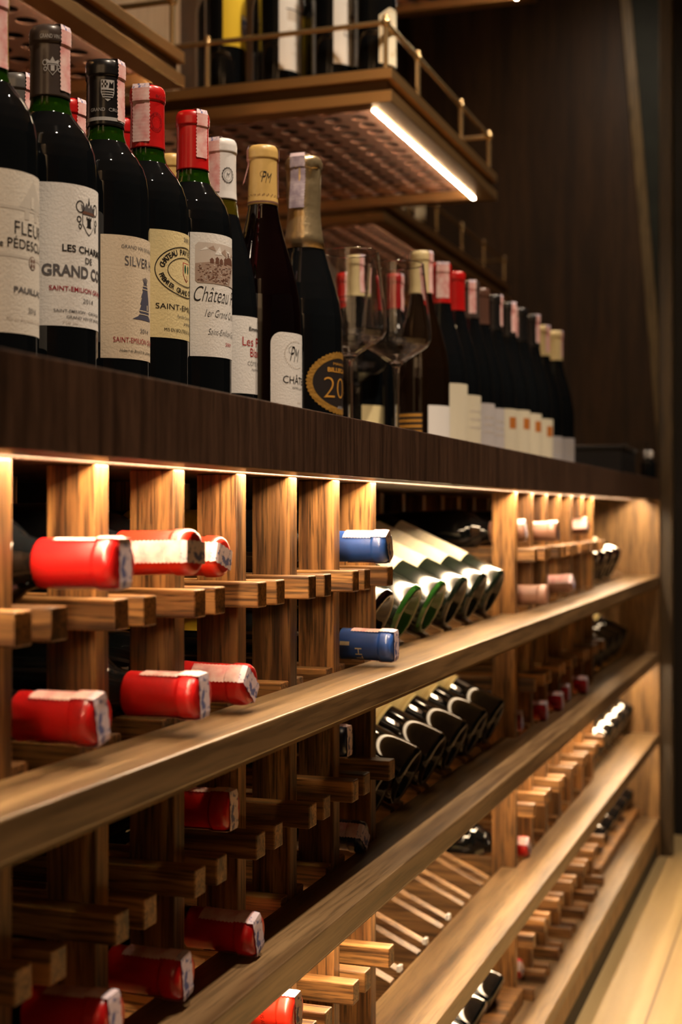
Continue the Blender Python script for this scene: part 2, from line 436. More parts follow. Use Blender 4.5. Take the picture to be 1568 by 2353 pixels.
# ------------------------------------------------------------------ slatted display racks
TILT = rad(25)
def display_rack(ys, y0, y1, tier, label):
    zs, ztop, _ = TIERS[tier]
    floor = zs - SHELF_T if tier < 4 else zs
    t = thing('display_rack', label, 'wine rack', (-0.55, (y0 + y1) / 2, floor), 'slatted display racks in the cabinet')
    L = 0.25
    dx, dz = math.cos(TILT), math.sin(TILT)
    for y in ys:
        for o in (-0.0195, 0.0195):
            x0, z0 = -0.480, zs + 0.002
            v = []
            for yy in (y + o - 0.0085, y + o + 0.0085):
                v.append([(x0, yy, floor), (x0, yy, z0), (x0 - L * dx, yy, z0 + L * dz), (x0 - L * dx, yy, z0 + L * dz - 0.030), (x0 - 0.05, yy, floor)])
            vs = v[0] + v[1]
            fs = [(0, 1, 2, 3, 4), (9, 8, 7, 6, 5)] + [(i, 5 + i, 5 + (i + 1) % 5, (i + 1) % 5) for i in range(5)]
            MB().add(vs, fs).build('slat', M['slat'], t, 0.0008)
    # riser that carries the upper slat ends
    xr = -0.480 - (L - 0.02) * dx
    MB().box(xr - 0.012, xr, y0 + 0.004, y1 - 0.004, floor, zs + (L - 0.02) * dz - 0.03).build('riser', M['slat'], t)
    if tier == 4:
        MB().box(-0.478, -0.444, y0 + 0.002, y1 - 0.002, zs, zs + 0.025).build('front_ledge', M['rail'], t, 0.001)
    return t
YB = [1.490 + 0.1140 * i for i in range(6)]
YD = [2.980 + 0.1120 * i for i in range(6)]
for tr in (1, 2, 3, 4):
    display_rack(YB, BAY_A[-1], BAY_C[0] - PW, tr, 'sloping slatted bottle rack in the middle of the %s' % TN[tr] + (', left empty' if tr == 3 else ''))
for tr in (1, 2, 3, 4):
    display_rack(YD, BAY_C[-1], Y1, tr, 'sloping slatted bottle rack on the %s against the far end panel' % TN[tr])

# ------------------------------------------------------------------ hanging brass shelves
SZ = H(0.755)
def hanging_shelf(xf, y0, y1, zt, label, led, posts_near=(), posts_front=(), led_up=0.0):
    t = thing('hanging_shelf', label, 'shelf', ((xf + BACK) / 2, (y0 + y1) / 2, zt - 0.058), 'brass gallery shelves above the counter')
    xb_ = BACK + 0.003
    lip = 0.040
    zp = zt - 0.036                                           # underside of the perforated plate
    mb = MB()
    def ring(z0, z1, inset, width):
        a, b, c, d = xb_, xf - inset, y0 + inset, y1 - inset
        mb.box(b - width, b, c, d, z0, z1)
        mb.box(a, b - width, c, c + width, z0, z1)
        mb.box(a, b - width, d - width, d, z0, z1)
    ring(zt - 0.018, zt, 0.0, 0.030)
    ring(zt - 0.058, zt - 0.038, 0.0, lip)
    mb.build('frame', M['brass'], t, 0.0008)
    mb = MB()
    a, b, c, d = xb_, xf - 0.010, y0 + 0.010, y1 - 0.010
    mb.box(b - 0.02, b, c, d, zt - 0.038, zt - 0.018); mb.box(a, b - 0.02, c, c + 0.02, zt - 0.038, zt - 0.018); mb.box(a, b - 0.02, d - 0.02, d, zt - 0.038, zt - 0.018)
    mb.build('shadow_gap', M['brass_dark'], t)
    # perforated plate: square cells with a round hole each
    mb = MB()
    px0, px1, py0, py1 = xb_, xf - 0.031, y0 + 0.031, y1 - 0.031
    nx, ny = max(1, round((px1 - px0) / 0.053)), max(1, round((py1 - py0) / 0.0505))
    cx, cy = (px1 - px0) / nx, (py1 - py0) / ny
    n = 24
    for i in range(nx):
        for j in range(ny):
            ox, oy = px0 + cx * (i + 0.5), py0 + cy * (j + 0.5)
            vs = []
            for q in range(n):
                t_ = 2 * math.pi * q / n
                k = max(abs(math.cos(t_)), abs(math.sin(t_)))
                vs.append((ox + cx / 2 * math.cos(t_) / k, oy + cy / 2 * math.sin(t_) / k, zp))
            for q in range(n):
                t_ = 2 * math.pi * q / n
                vs.append((ox + 0.0162 * math.cos(t_), oy + 0.0162 * math.sin(t_), zp))
            for q in range(n):
                t_ = 2 * math.pi * q / n
                vs.append((ox + 0.0162 * math.cos(t_), oy + 0.0162 * math.sin(t_), zp + 0.003))
            fs = []
            for q in range(n):
                q2 = (q + 1) % n
                fs.append((q, n + q, n + q2, q2)); fs.append((n + q, 2 * n + q, 2 * n + q2, n + q2))
            mb.add(vs, fs)
    mb.build('perforated_plate', M['brass_plate'], t)
    # solid top tray the bottles stand on
    MB().box(xb_, xf - 0.030, y0 + 0.030, y1 - 0.030, zt - 0.008, zt - 0.0005).build('top_tray', M['black'], t)
    # LED strip inside the front lip
    MB().box(xf - lip - (0.004 if led == 'led_dim' else 0.0065), xf - lip - 0.001, y0 + lip, y1 - lip, zt - 0.0600 + led_up, zt - 0.0540 + led_up).build('led_strip', M[led], t)
    # gallery rail
    zr = zt + 0.082
    xr, ya, yb = xf - 0.015, y0 + 0.016, y1 - 0.016
    mb = MB()
    mb.tube((xr, ya, zr), (xr, yb, zr), 0.0048)
    mb.tube((xb_, ya, zr), (xr, ya, zr), 0.0048); mb.tube((xb_, yb, zr), (xr, yb, zr), 0.0048)
    mb.build('gallery_rail', M['brass_rod'], t)
    pts = [(xr, ya), (xr, yb)] + [(x, ya) for x in posts_near] + [(x, yb) for x in posts_near] + [(xr, y) for y in posts_front]
    for k, (x, y) in enumerate(pts):
        mb = MB()
        mb.tube((x, y, zt - 0.001), (x, y, zr), 0.0045)
        mb.sphere((x, y, zr), 0.0088 if k < 2 else 0.0072)
        mb.sphere((x, y, zr + 0.0085), 0.0055)
        mb.build('gallery_post', M['brass_rod'], t)
    return t
hanging_shelf(-1.0, 0.95, 2.125, SZ, 'brass gallery shelf at the top left, closest to the camera', 'led_brass', led_up=0.012, posts_near=(-1.2,), posts_front=(1.35, 1.75))
hanging_shelf(-0.70, 2.304, 3.115, SZ, 'brass gallery shelf with labelled bottles on top and a white strip light underneath', 'led_brass_mid', posts_near=(-1.047,), posts_front=(2.52, 2.845))
hanging_shelf(-1.0, 3.235, 4.640, SZ, 'furthest brass gallery shelf, behind the wine glasses and lower in the picture', 'led_brass', led_up=0.012, posts_near=(-1.2,), posts_front=(3.50, 3.77, 4.05, 4.33))
hanging_shelf(-0.70, 2.20, 3.576, H(1.355), 'uppermost brass shelf whose lower corner shows at the top edge', 'led_brass_mid', posts_near=(-1.047,), posts_front=(2.85, 3.2))

# ------------------------------------------------------------------ printed matter wrapped round a bottle
def flat_text(s, shear=0.0, bold=0.0):
    c = bpy.data.curves.new('tmp', 'FONT')
    c.body = s; c.size = 1.0; c.shear = shear; c.offset = bold; c.resolution_u = 4; c.fill_mode = 'FRONT'
    o = bpy.data.objects.new('tmp', c)
    COL.objects.link(o)
    dg = bpy.context.evaluated_depsgraph_get()
    me = o.evaluated_get(dg).to_mesh()
    vs = [(v.co.x, v.co.y) for v in me.vertices]; fs = [tuple(p.vertices) for p in me.polygons]
    o.evaluated_get(dg).to_mesh_clear()
    bpy.data.objects.remove(o); bpy.data.curves.remove(c)
    return vs, fs
class Print:
    """2D artwork in millimetres (x: round the bottle, 0 = front; y: height above the bottle's foot)"""
    def __init__(s): s.items = []; s.layer = 0
    def raw(s, vs, fs, mat, layer): s.items.append((vs, fs, mat, layer))
    def poly(s, pts, mat, layer=1): s.raw(pts, [tuple(range(len(pts)))], mat, layer)
    def rect(s, x0, x1, y0, y1, mat, layer=1): s.poly([(x0, y0), (x1, y0), (x1, y1), (x0, y1)], mat, layer)
    def ellipse(s, cx, cy, a, b, mat, layer=1, n=36): s.poly([(cx + a * math.cos(2 * math.pi * i / n), cy + b * math.sin(2 * math.pi * i / n)) for i in range(n)], mat, layer)
    def ring(s, cx, cy, a, b, wd, mat, layer=2, n=72, amp=0.0, k=0):
        vs = []
        for i in range(n):
            t = 2 * math.pi * i / n
            q = amp * abs(math.sin(k * t)) if amp else 0
            vs += [((cx + (a + q) * math.cos(t)), cy + (b + q) * math.sin(t)), (cx + (a - wd) * math.cos(t), cy + (b - wd) * math.sin(t))]
        s.raw(vs, [(2 * i, 2 * ((i + 1) % n), 2 * ((i + 1) % n) + 1, 2 * i + 1) for i in range(n)], mat, layer)
    def text(s, txt, x, y, w, h, mat, shear=0.0, bold=0.0, layer=2, center=False):
        """left edge x, base y, printed width w and height h"""
        vs, fs = flat_text(txt, shear, bold)
        if not vs: return
        xs = [v[0] for v in vs]; ys = [v[1] for v in vs]
        x0, x1, y0, y1 = min(xs), max(xs), min(ys), max(ys)
        if w is None: w = h * (x1 - x0) / (y1 - y0)
        if center: x -= w / 2
        s.raw([(x + (a - x0) / (x1 - x0) * w, y + (b - y0) / (y1 - y0) * h) for a, b in vs], fs, mat, layer)
    def arc_text(s, txt, cx, cy, a, b, t0, t1, h, mat, inward=False, bold=0.02, layer=2):
        n = len(txt)
        for i, ch in enumerate(txt):
            if ch == ' ': continue
            t = rad(t0 + (t1 - t0) * (i + 0.5) / n)
            vs, fs = flat_text(ch, 0, bold)
            xs = [v[0] for v in vs]; mx = (min(xs) + max(xs)) / 2
            px, py = cx + a * math.cos(t), cy + b * math.sin(t)
            tx, ty = -a * math.sin(t), b * math.cos(t)
            l = math.hypot(tx, ty); tx, ty = tx / l, ty / l
            if t1 < t0: tx, ty = -tx, -ty
            nx, ny = -ty, tx
            k = h / 0.72
            s.raw([(px + (v[0] - mx) * k * tx * 0.9 + v[1] * k * nx, py + (v[0] - mx) * k * ty * 0.9 + v[1] * k * ny) for v in vs], fs, mat, layer)
    def mesh(s, name, radius, zfun=None):
        """radius in metres; zfun gives radius at height (for sloping capsules)"""
        mats = []
        mb = MB()
        for vs, fs, mat, layer in s.items:
            if mat not in mats: mats.append(mat)
            bm = bmesh.new()
            bv = [bm.verts.new((x, y, 0)) for x, y in vs]
            for f in fs:
                try: bm.faces.new([bv[i] for i in f])
                except ValueError: pass
            x0 = min(v[0] for v in vs); x1 = max(v[0] for v in vs)
            st = 2.5
            q = math.ceil(x0 / st) * st
            while q < x1:
                bmesh.ops.bisect_plane(bm, geom=bm.verts[:] + bm.edges[:] + bm.faces[:], plane_co=(q, 0, 0), plane_no=(1, 0, 0), dist=1e-5)
                q += st
            if zfun is not None:
                q = math.ceil(min(v[1] for v in vs) / st) * st
                while q < max(v[1] for v in vs):
                    bmesh.ops.bisect_plane(bm, geom=bm.verts[:] + bm.edges[:] + bm.faces[:], plane_co=(0, q, 0), plane_no=(0, 1, 0), dist=1e-5)
                    q += st
            bm.verts.index_update()
            rr = radius + 0.00025 + 0.00013 * layer
            V = []
            for v in bm.verts:
                r_ = rr if zfun is None else zfun(v.co.y / 1000) + 0.0002 + 0.00013 * layer
                a = v.co.x / 1000 / radius
                V.append((r_ * math.cos(a), r_ * math.sin(a), v.co.y / 1000))
            F = []
            for f in bm.faces:
                idx = [v.index for v in f.verts]
                n_ = (f.verts[1].co - f.verts[0].co).cross(f.verts[2].co - f.verts[1].co)
                if f.normal.z == 0: f.normal_update()
                F.append(tuple(idx) if f.normal.z >= 0 else tuple(reversed(idx)))
            mb.add(V, F, mats.index(mat), False)
            bm.free()
        return mb.mesh(name, [M[k] for k in mats])
def label_base(p, hw, z0, z1, mat, round_top=0.0, round_all=0.0):
    if round_top:
        pts = [(-hw, z0), (hw, z0)]
        for i in range(9):
            t = math.pi / 2 * i / 8; pts.append((hw - round_top + round_top * math.cos(t), z1 - round_top + round_top * math.sin(t)))
        for i in range(9):
            t = math.pi / 2 + math.pi / 2 * i / 8; pts.append((-hw + round_top + round_top * math.cos(t), z1 - round_top + round_top * math.sin(t)))
        p.poly(pts, mat, 0)
    else:
        p.rect(-hw, hw, z0, z1, mat, 0)
    return p

# ------------------------------------------------------------------ bottle shapes
def neck(top, r=0.0146):
    return [(r, top - 0.030), (r, top - 0.014), (0.0154, top - 0.013), (0.0154, top - 0.006), (0.0146, top - 0.003), (0.0130, top), (0, top)]
FORMS = {
    'bordeaux': dict(R=0.0375, top=0.300, cap=0.244, side=[(0.0375, 0.006), (0.0375, 0.183), (0.0370, 0.192), (0.0355, 0.201), (0.0325, 0.210), (0.0280, 0.218), (0.0225, 0.225), (0.0180, 0.231), (0.0158, 0.238), (0.0150, 0.246)]),
    'burgundy': dict(R=0.0410, top=0.300, cap=0.238, side=[(0.0410, 0.006), (0.0410, 0.112), (0.0404, 0.126), (0.0388, 0.141), (0.0358, 0.157), (0.0315, 0.174), (0.0265, 0.191), (0.0218, 0.207), (0.0182, 0.222), (0.0158, 0.236), (0.0150, 0.246)]),
    'champagne': dict(R=0.0440, top=0.318, cap=0.214, side=[(0.0440, 0.006), (0.0440, 0.120), (0.0432, 0.136), (0.0405, 0.154), (0.0355, 0.173), (0.0295, 0.192), (0.0245, 0.209), (0.0205, 0.228), (0.0180, 0.250), (0.0168, 0.270)]),
}
_cache = {}
def body_mesh(form, glass, neckm, basem=None):
    key = ('body', form, glass, neckm, basem)
    if key in _cache: return _cache[key]
    f = FORMS[form]; Rr = f['R']
    punt = [(0, 0.030), (0.010, 0.027), (0.020, 0.014), (Rr - 0.009, 0.003), (Rr - 0.006, 0.0), (Rr - 0.002, 0.002)]
    prof = punt + f['side'] + neck(f['top'])
    cap = f['cap']
    mats = []
    for (r0, z0), (r1, z1) in zip(prof, prof[1:]):
        zm = (z0 + z1) / 2
        if cap - 0.014 < zm: mats.append(1)
        elif z1 < 0.012 or (z0 < 0.031 and r0 < Rr - 0.001 and r1 < Rr - 0.001): mats.append(2)
        else: mats.append(0)
    me = MB().lathe(prof, 40, mats).mesh('body', [M[glass], M[neckm], M[basem or glass]])
    _cache[key] = me
    return me
def cap_radius(form):
    f = FORMS[form]
    pr = f['side'] + neck(f['top'])
    def fn(z):
        for (r0, z0), (r1, z1) in zip(pr, pr[1:]):
            if z0 <= z <= z1 and z1 > z0:
                return r0 + (r1 - r0) * (z - z0) / (z1 - z0) + 0.0008
        return 0.0158
    return fn
def cap_profile(form, skirt=None):
    f = FORMS[form]; fn = cap_radius(form); zc = skirt or f['cap']; top = f['top'] + 0.0008
    zs = [zc + (top - 0.0150 - zc) * i / 6 for i in range(7)]
    pr = [(fn(zc) - 0.0006, zc)] + [(fn(z), z) for z in zs]
    pr += [(0.0159, top - 0.0145), (0.0164, top - 0.0138), (0.0164, top - 0.0065), (0.0158, top - 0.003), (0.0142, top - 0.0006), (0.0120, top), (0, top)]
    return pr
def cap_mesh(form, mat, skirt=None, art=None):
    key = ('cap', form, mat, skirt) if art is None else None
    if key and key in _cache: return _cache[key]
    mb = MB().lathe(cap_profile(form, skirt), 36)
    me = mb.mesh('capsule', [M[mat]])
    if art is not None:
        fn = cap_radius(form)
        m2 = art.mesh('art', 0.0158, lambda z: 0.0164 if z > FORMS[form]['top'] - 0.0145 else fn(z))
        bm = bmesh.new(); bm.from_mesh(me)
        k = len(me.materials)
        for m in m2.materials: me.materials.append(m)
        nf = len(bm.faces)
        bm.from_mesh(m2)
        bm.faces.ensure_lookup_table()
        for f in bm.faces[nf:]: f.material_index += k
        bm.to_mesh(me); bm.free(); bpy.data.meshes.remove(m2)
    if key: _cache[key] = me
    return me
def strip_mesh(form, la, lb, width=0.0125, mat='tax', flare=0.0):
    key = ('strip', form, la, lb, width, mat, flare)
    if key in _cache: return _cache[key]
    top = FORMS[form]['top'] + 0.0008; e = 0.0007
    fn = cap_radius(form)
    ro = 0.0164 + e
    def rr(z): return ro if z > top - 0.016 else max(fn(z) + e, ro - 0.0012)
    path = []
    z = top - la
    while z < top - 0.004: path.append((rr(z) + (flare * (top - 0.02 - z) / la if z < top - 0.02 else 0), z)); z += 0.0016
    path += [(ro, top - 0.004), (0.0152, top - 0.0005 + e)]
    path += [(0.0152 - 0.0304 * i / 8, top + e) for i in range(1, 8)]
    path += [(-0.0152, top - 0.0005 + e), (-ro, top - 0.004)]
    z = top - 0.0056
    while z > top - lb: path.append((-rr(z), z)); z -= 0.0016
    vs, fs, ms = [], [], []
    for i, (x, z) in enumerate(path):
        wj = width / 2 + (0.0004 if i % 2 else -0.0004)
        for y in (-wj, -width / 4, width / 4, wj):
            # bend round the capsule on its sides
            q = abs(x)
            xx = math.copysign(math.sqrt(max(q * q - y * y * 0.8, 1e-8)), x) if q > 0.0153 else x
            vs.append((xx, y, z))
    mb = MB()
    k = 0
    for i in range(len(path) - 1):
        end = abs(path[i][0]) < 0.0156 or abs(path[i + 1][0]) < 0.0156
        mb.add([vs[4 * i + j] for j in range(4)] + [vs[4 * i + 4 + j] for j in range(4)], [(j, j + 1, j + 5, j + 4) for j in range(3)], 1 if end else 0, True)
    me = mb.mesh('tax_strip', [M[mat], M['tax_end']])
    _cache[key] = me
    return me
def plain_label(form, hw, z0, z1, mat, extra=None):
    key = ('label', form, hw, z0, z1, mat, extra)
    if key in _cache: return _cache[key]
    p = Print(); label_base(p, hw, z0, z1, mat)
    if extra == 'orange_square': p.rect(-24, -2, z1 - 34, z1 - 14, 'ink_orange')
    if extra == 'lines':
        for i in range(3): p.rect(-30, 14, z0 + (z1 - z0) * (0.35 + 0.16 * i), z0 + (z1 - z0) * (0.35 + 0.16 * i) + 2.2, 'ink_faint')
    if extra == 'border':
        p.rect(-hw, hw, z0 + 5, z0 + 6, 'ink_ochre'); p.rect(-hw, hw, z0 + 8, z0 + 8.6, 'ink_ochre')
    me = p.mesh('label', FORMS[form]['R'])
    _cache[key] = me
    return me
def bottle(label, form, loc, capm='cap_red', glass='bottle', neckm='neck_green', lab=None, cap_art=None, strip=None, matrix=None, group=None, name='wine_bottle', cat='bottle', basem=None, skirt=None, extra=()):
    t = thing(name, label, cat, loc, group)
    if matrix is not None: t.rotation_euler = matrix.to_euler()
    child('body', body_mesh(form, glass, neckm, basem), t)
    cp = child('capsule', cap_mesh(form, capm, skirt, cap_art), t)
    if lab is not None:
        me = lab.mesh('label', FORMS[form]['R']) if isinstance(lab, Print) else lab
        child('label', me, t)
    for nm, me in extra: child(nm, me, t)
    if strip is not None:
        yaw, kw = strip
        s = child('tax_strip', strip_mesh(form, **kw), cp); s.rotation_euler = (0, 0, rad(yaw))
    return t
ON_COUNTER = 'wine bottles standing on the countertop'
def stand(label, form, d, y, **k):
    if d < 0.6 and y > 1.9 or d > 0.64: k.setdefault('neckm', 'bottle')
    return bottle(label, form, (-d, y, CT), group=ON_COUNTER, **k)

# ---- front row, nearest first
p = Print(); label_base(p, 46, 45, 162, 'paper_ivory')
p.poly([(-14, 136), (20, 136), (2, 158)], 'ink_shade', 1)
p.rect(-34, 30, 134, 136.4, 'ink_shade', 1)
for x in (-8, 4, 16): p.rect(x, x + 5, 128, 134, 'ink_shade', 1)
p.rect(-36, 34, 99.5, 101.5, 'ink_shade', 1)
p.rect(-1, 3, 137, 146, 'paper_ivory', 2)
p.text('FLEUR', -17.2, 116.6, 35, 9.2, 'ink_ink', 0, -0.008)
p.text('de', -31.5, 106.4, 5.5, 5.0, 'ink_ink', 0, 0.01)
p.text('PÉDESCLAUX', -22.8, 106.4, 56, 8.6, 'ink_ink', 0, 0.0)
p.ellipse(1, 97.4, 4.6, 5.0, 'ink_sepia'); p.ellipse(1, 97.4, 3.9, 4.3, 'paper_ivory', 2)
for sx, sy in ((-1.6, 1.7), (1.6, 1.7), (-1.6, -1.7), (1.6, -1.7)): p.ellipse(1 + sx, 97.4 + sy, 1.2, 1.5, 'ink_sepia', 3, 14)
p.text('PAUILLAC', -17.9, 74.5, 35, 4.4, 'ink_grey', 0, 0.025)
p.text('2016', -4.5, 60.8, 10.5, 4.0, 'ink_grey', 0.1)
p.text('Mis en Bouteille au Château', -24, 54.2, 46, 2.8, 'ink_faint', 0.35)
stand('gold capsule bottle with a cream label reading FLEUR, cut off by the left picture edge', 'bordeaux', 0.586, 0.905, capm='cap_gold', lab=p, strip=(-15, dict(la=0.060, lb=0.055)))

p = Print(); label_base(p, 52, 60.5, 171, 'paper_white')
# crest: crown, scrolls, shield with tower
p.poly([(-12.5, 149), (2.5, 149), (2.5, 141), (-2, 135), (-5, 132.6), (-8, 135), (-12.5, 141)], 'ink_grey', 1)
p.poly([(-11.7, 148.2), (1.7, 148.2), (1.7, 141.3), (-2.3, 135.8), (-5, 133.8), (-7.7, 135.8), (-11.7, 141.3)], 'paper_white', 2)
p.poly([(-8.2, 139), (-1.8, 139), (-2.8, 141), (-2.8, 145), (-1.9, 145), (-1.9, 147.6), (-3.2, 147.6), (-3.2, 146.4), (-4.4, 146.4), (-4.4, 147.6), (-5.6, 147.6), (-5.6, 146.4), (-6.8, 146.4), (-6.8, 147.6), (-8.1, 147.6), (-8.1, 145), (-7.2, 145), (-7.2, 141)], 'ink_ink', 3)
p.rect(-12.5, 2.5, 149.4, 151.6, 'ink_sepia', 2)
p.poly([(-12.5, 151.6), (2.5, 151.6), (4, 157), (0, 154.5), (-2, 158.5), (-5, 154.5), (-8, 158.5), (-10, 154.5), (-14, 157)], 'ink_grey', 2)
p.poly([(-6.2, 157), (-3.8, 157), (-4.3, 160), (-5, 163.6), (-5.7, 160)], 'ink_ink', 2)
for s_ in (-1, 1):
    cx = -5 + s_ * 9.4
    p.ring(cx, 154.5, 4.2, 4.8, 0.9, 'ink_ink', 2, 28); p.ring(cx + s_ * 1.2, 144.6, 2.2, 2.6, 0.9, 'ink_ink', 2, 20); p.ring(cx + s_ * 0.2, 139.2, 1.6, 2.2, 0.9, 'ink_ink', 2, 20)
p.text('LES CHARMES', -29.8, 118.2, 50, 5.6, 'ink_ink', 0, 0.02)
p.text('DE', -9.2, 110.7, 8.2, 4.8, 'ink_ink', 0, 0.01)
p.text('GRAND CORBIN', -45.4, 98.9, 84, 9.2, 'ink_grey', 0, 0.03)
p.text('SAINT-EMILION GRAND CRU', -39.9, 87.6, 72, 3.8, 'ink_wine', 0, 0.015)
p.text('2014', -11.8, 79.6, 12.5, 3.6, 'ink_grey')
p.text('SAINT-EMILION - GIRONDE - FRANCE', -36.4, 71.2, 66, 2.2, 'ink_grey', 0, 0.01)
p.text('GRAND VIN DE BORDEAUX', -26.4, 66.6, 48, 2.2, 'ink_grey', 0, 0.01)
p.text('750 ml', -29.8, 62.4, 13, 1.8, 'ink_faint')
a = Print()
def crest(a, cx, cy, k, mat, fill):
    a.poly([(cx - 4 * k, cy + 2 * k), (cx + 4 * k, cy + 2 * k), (cx + 4 * k, cy - 2 * k), (cx, cy - 7 * k), (cx - 4 * k, cy - 2 * k)], mat, 1)
    a.poly([(cx - 3.3 * k, cy + 1.4 * k), (cx + 3.3 * k, cy + 1.4 * k), (cx + 3.3 * k, cy - 1.8 * k), (cx, cy - 6 * k), (cx - 3.3 * k, cy - 1.8 * k)], fill, 2)
    a.rect(cx - 1.4 * k, cx + 1.4 * k, cy - 3.4 * k, cy + 1.0 * k, mat, 3)
    a.poly([(cx - 4 * k, cy + 2.6 * k), (cx + 4 * k, cy + 2.6 * k), (cx + 5 * k, cy + 6 * k), (cx + 2 * k, cy + 4.4 * k), (cx, cy + 8 * k), (cx - 2 * k, cy + 4.4 * k), (cx - 5 * k, cy + 6 * k)], mat, 2)
    for s_ in (-1, 1):
        a.ring(cx + s_ * 6 * k, cy + 3 * k, 2.0 * k, 2.4 * k, 0.7 * k, mat, 2, 20); a.ring(cx + s_ * 5.6 * k, cy - 2 * k, 1.4 * k, 1.8 * k, 0.6 * k, mat, 2, 16)
crest(a, -14.5, 266.5, 1.0, 'ink_silver', 'cap_taupe')
a.text('GRAND VIN DE BORDEAUX', -24, 288.6, 34, 3.2, 'ink_silver')
stand('bottle with dark taupe capsule and a white label reading LES CHARMES DE GRAND', 'bordeaux', 0.586, 0.995, capm='cap_taupe', lab=p, cap_art=a, strip=(-8, dict(la=0.052, lb=0.050)))

p = Print(); label_base(p, 44.6, 44.7, 147.4, 'paper_beige')
p.text('GRAND VIN DE BORDEAUX', -27.2, 136.8, 54, 3.0, 'ink_grey')
p.text('SILVER HILL', -24.3, 122.6, 50, 8.0, 'ink_grey', 0, 0.0)
p.poly([(-17, 78.6), (10, 78.6), (12, 80), (7, 82.5), (7.5, 86), (6.5, 95), (4.5, 103), (3.2, 109), (-3.4, 109), (-5, 104), (-4.2, 103), (-6.8, 98), (-5.6, 97.5), (-8, 92), (-6.6, 91.5), (-9.2, 86), (-8, 84), (-10.5, 81.5)], 'ink_slate')
for y_, x0, x1 in ((107.2, -4.6, 3.6), (104.6, -5, 4.6), (86.0, -9, 7.4), (83.2, -9.4, 7.4)): p.rect(x0, x1, y_, y_ + 0.7, 'paper_beige', 2)
for x in (-4.2, -2.6, -1.0, 0.6, 2.2, 3.6): p.poly([(x * 0.55 - 0.35, 109.4), (x * 0.55 + 0.35, 109.4), (x + 0.45, 115.3 - abs(x) * 0.4), (x - 0.45, 115.3 - abs(x) * 0.4)], 'ink_slate')
p.rect(2.4, 4.0, 87.5, 92, 'paper_beige', 2)
p.text('2014', -8.1, 67.6, 13, 3.7, 'ink_grey')
p.text('SAINT-EMILION GRAND CRU', -34.2, 58.2, 66, 4.4, 'ink_wine', 0, 0.0)
p.text('Hubert de Bouard de Laforest père et fils', -28.9, 49.6, 52, 3.2, 'ink_ink', 0.35, 0.0)
a = Print()
sx = -15.2
a.poly([(sx - 5.8, 282), (sx + 5.8, 282), (sx + 5.8, 271), (sx + 4.4, 267.2), (sx, 263.8), (sx - 4.4, 267.2), (sx - 5.8, 271)], 'ink_silver', 1)
for i in range(4): a.rect(sx - 5.2 + 0.4 * i, sx + 5.2 - 0.4 * i, 272.4 - i * 2.1, 273.4 - i * 2.1, 'cap_black', 2)
for i in range(4):
    for j in range(3):
        if (i + j) % 2 == 0: a.rect(sx - 5.2 + i * 1.3, sx - 3.9 + i * 1.3, 275.6 + j * 1.9, 277.5 + j * 1.9, 'cap_black', 2)
a.poly([(sx + 0.8, 275.2), (sx + 5.0, 275.2), (sx + 5.0, 281), (sx + 3.2, 278.4), (sx + 1.6, 280.6)], 'cap_black', 2)
a.text('GRAND', sx - 15.5, 255.4, 13.2, 2.9, 'ink_silver'); a.text('CRU', sx + 0.8, 255.4, 9.0, 2.9, 'ink_silver')
a.rect(-49, 49, 247.6, 250.6, 'ink_silver', 1)
stand('bottle with black crested capsule and a beige label reading SILVER above a grey bell', 'bordeaux', 0.585, 1.085, capm='cap_black', lab=p, cap_art=a, strip=(-2, dict(la=0.052, lb=0.056)))

p = Print(); label_base(p, 40.2, 71, 166.4, 'paper_cream')
p.text('2005', -3.3, 159.2, 12, 3.6, 'ink_grey')
p.ring(0, 131.4, 35.4, 22.6, 0.8, 'ink_ink', 2, 80); p.ring(0, 131.6, 23.4, 13.0, 0.7, 'ink_ink', 2, 64)
p.arc_text('CHATEAU PAVIE MACQUIN', 0, 131.4, 26.6, 15.6, 172, 8, 5.0, 'ink_ink')
p.arc_text('PREMIER GRAND CRU CLASSE', 0, 131.4, 32.0, 20.2, 193, 347, 4.4, 'ink_ink')
p.poly([(-4.6, 140.2), (8.6, 140.2), (8.6, 130), (6, 125.6), (2, 122.8), (-2, 125.6), (-4.6, 130)], 'ink_red', 1)
p.poly([(-3.9, 139.5), (7.9, 139.5), (7.9, 130.2), (5.6, 126.1), (2, 123.7), (-1.6, 126.1), (-3.9, 130.2)], 'paper_cream', 2)
p.ellipse(-0.9, 134.6, 1.5, 3.8, 'ink_green', 3, 20); p.ellipse(5.0, 134.6, 1.5, 3.8, 'ink_green', 3, 20)
p.rect(1.7, 2.3, 124.4, 129, 'ink_red', 3)
p.text('SAINT-EMILION', -34.4, 96.6, 62, 4.8, 'ink_ink', 0, 0.0)
p.text('Famille Corre-Macquin', -12.6, 89.0, 32, 3.6, 'ink_grey', 0.2)
p.text('propriétaire', -3.3, 83.4, 18, 3.8, 'ink_grey', 0.2)
p.text('MIS EN BOUTEILLE AU CHATEAU', -26.4, 77.0, 56, 2.9, 'ink_ink', 0, 0.0)
a = Print()
a.ring(-9, 267, 6.6, 8.6, 0.35, 'ink_maroon', 2, 40); a.ring(-9, 267, 4.6, 6.4, 0.3, 'ink_maroon', 2, 40)
a.arc_text('PAVIE MACQUIN PAVIE', -9, 267, 5.0, 6.8, 200, -140, 1.3, 'ink_maroon')
a.text('BOUTEILLE', -10, 288.8, 22, 2.6, 'ink_maroon')
stand('bottle with red capsule and a cream label bearing a double oval and twin trees', 'bordeaux', 0.584, 1.162, capm='cap_red', lab=p, cap_art=a, strip=(-86, dict(la=0.052, lb=0.03, width=0.0165)))

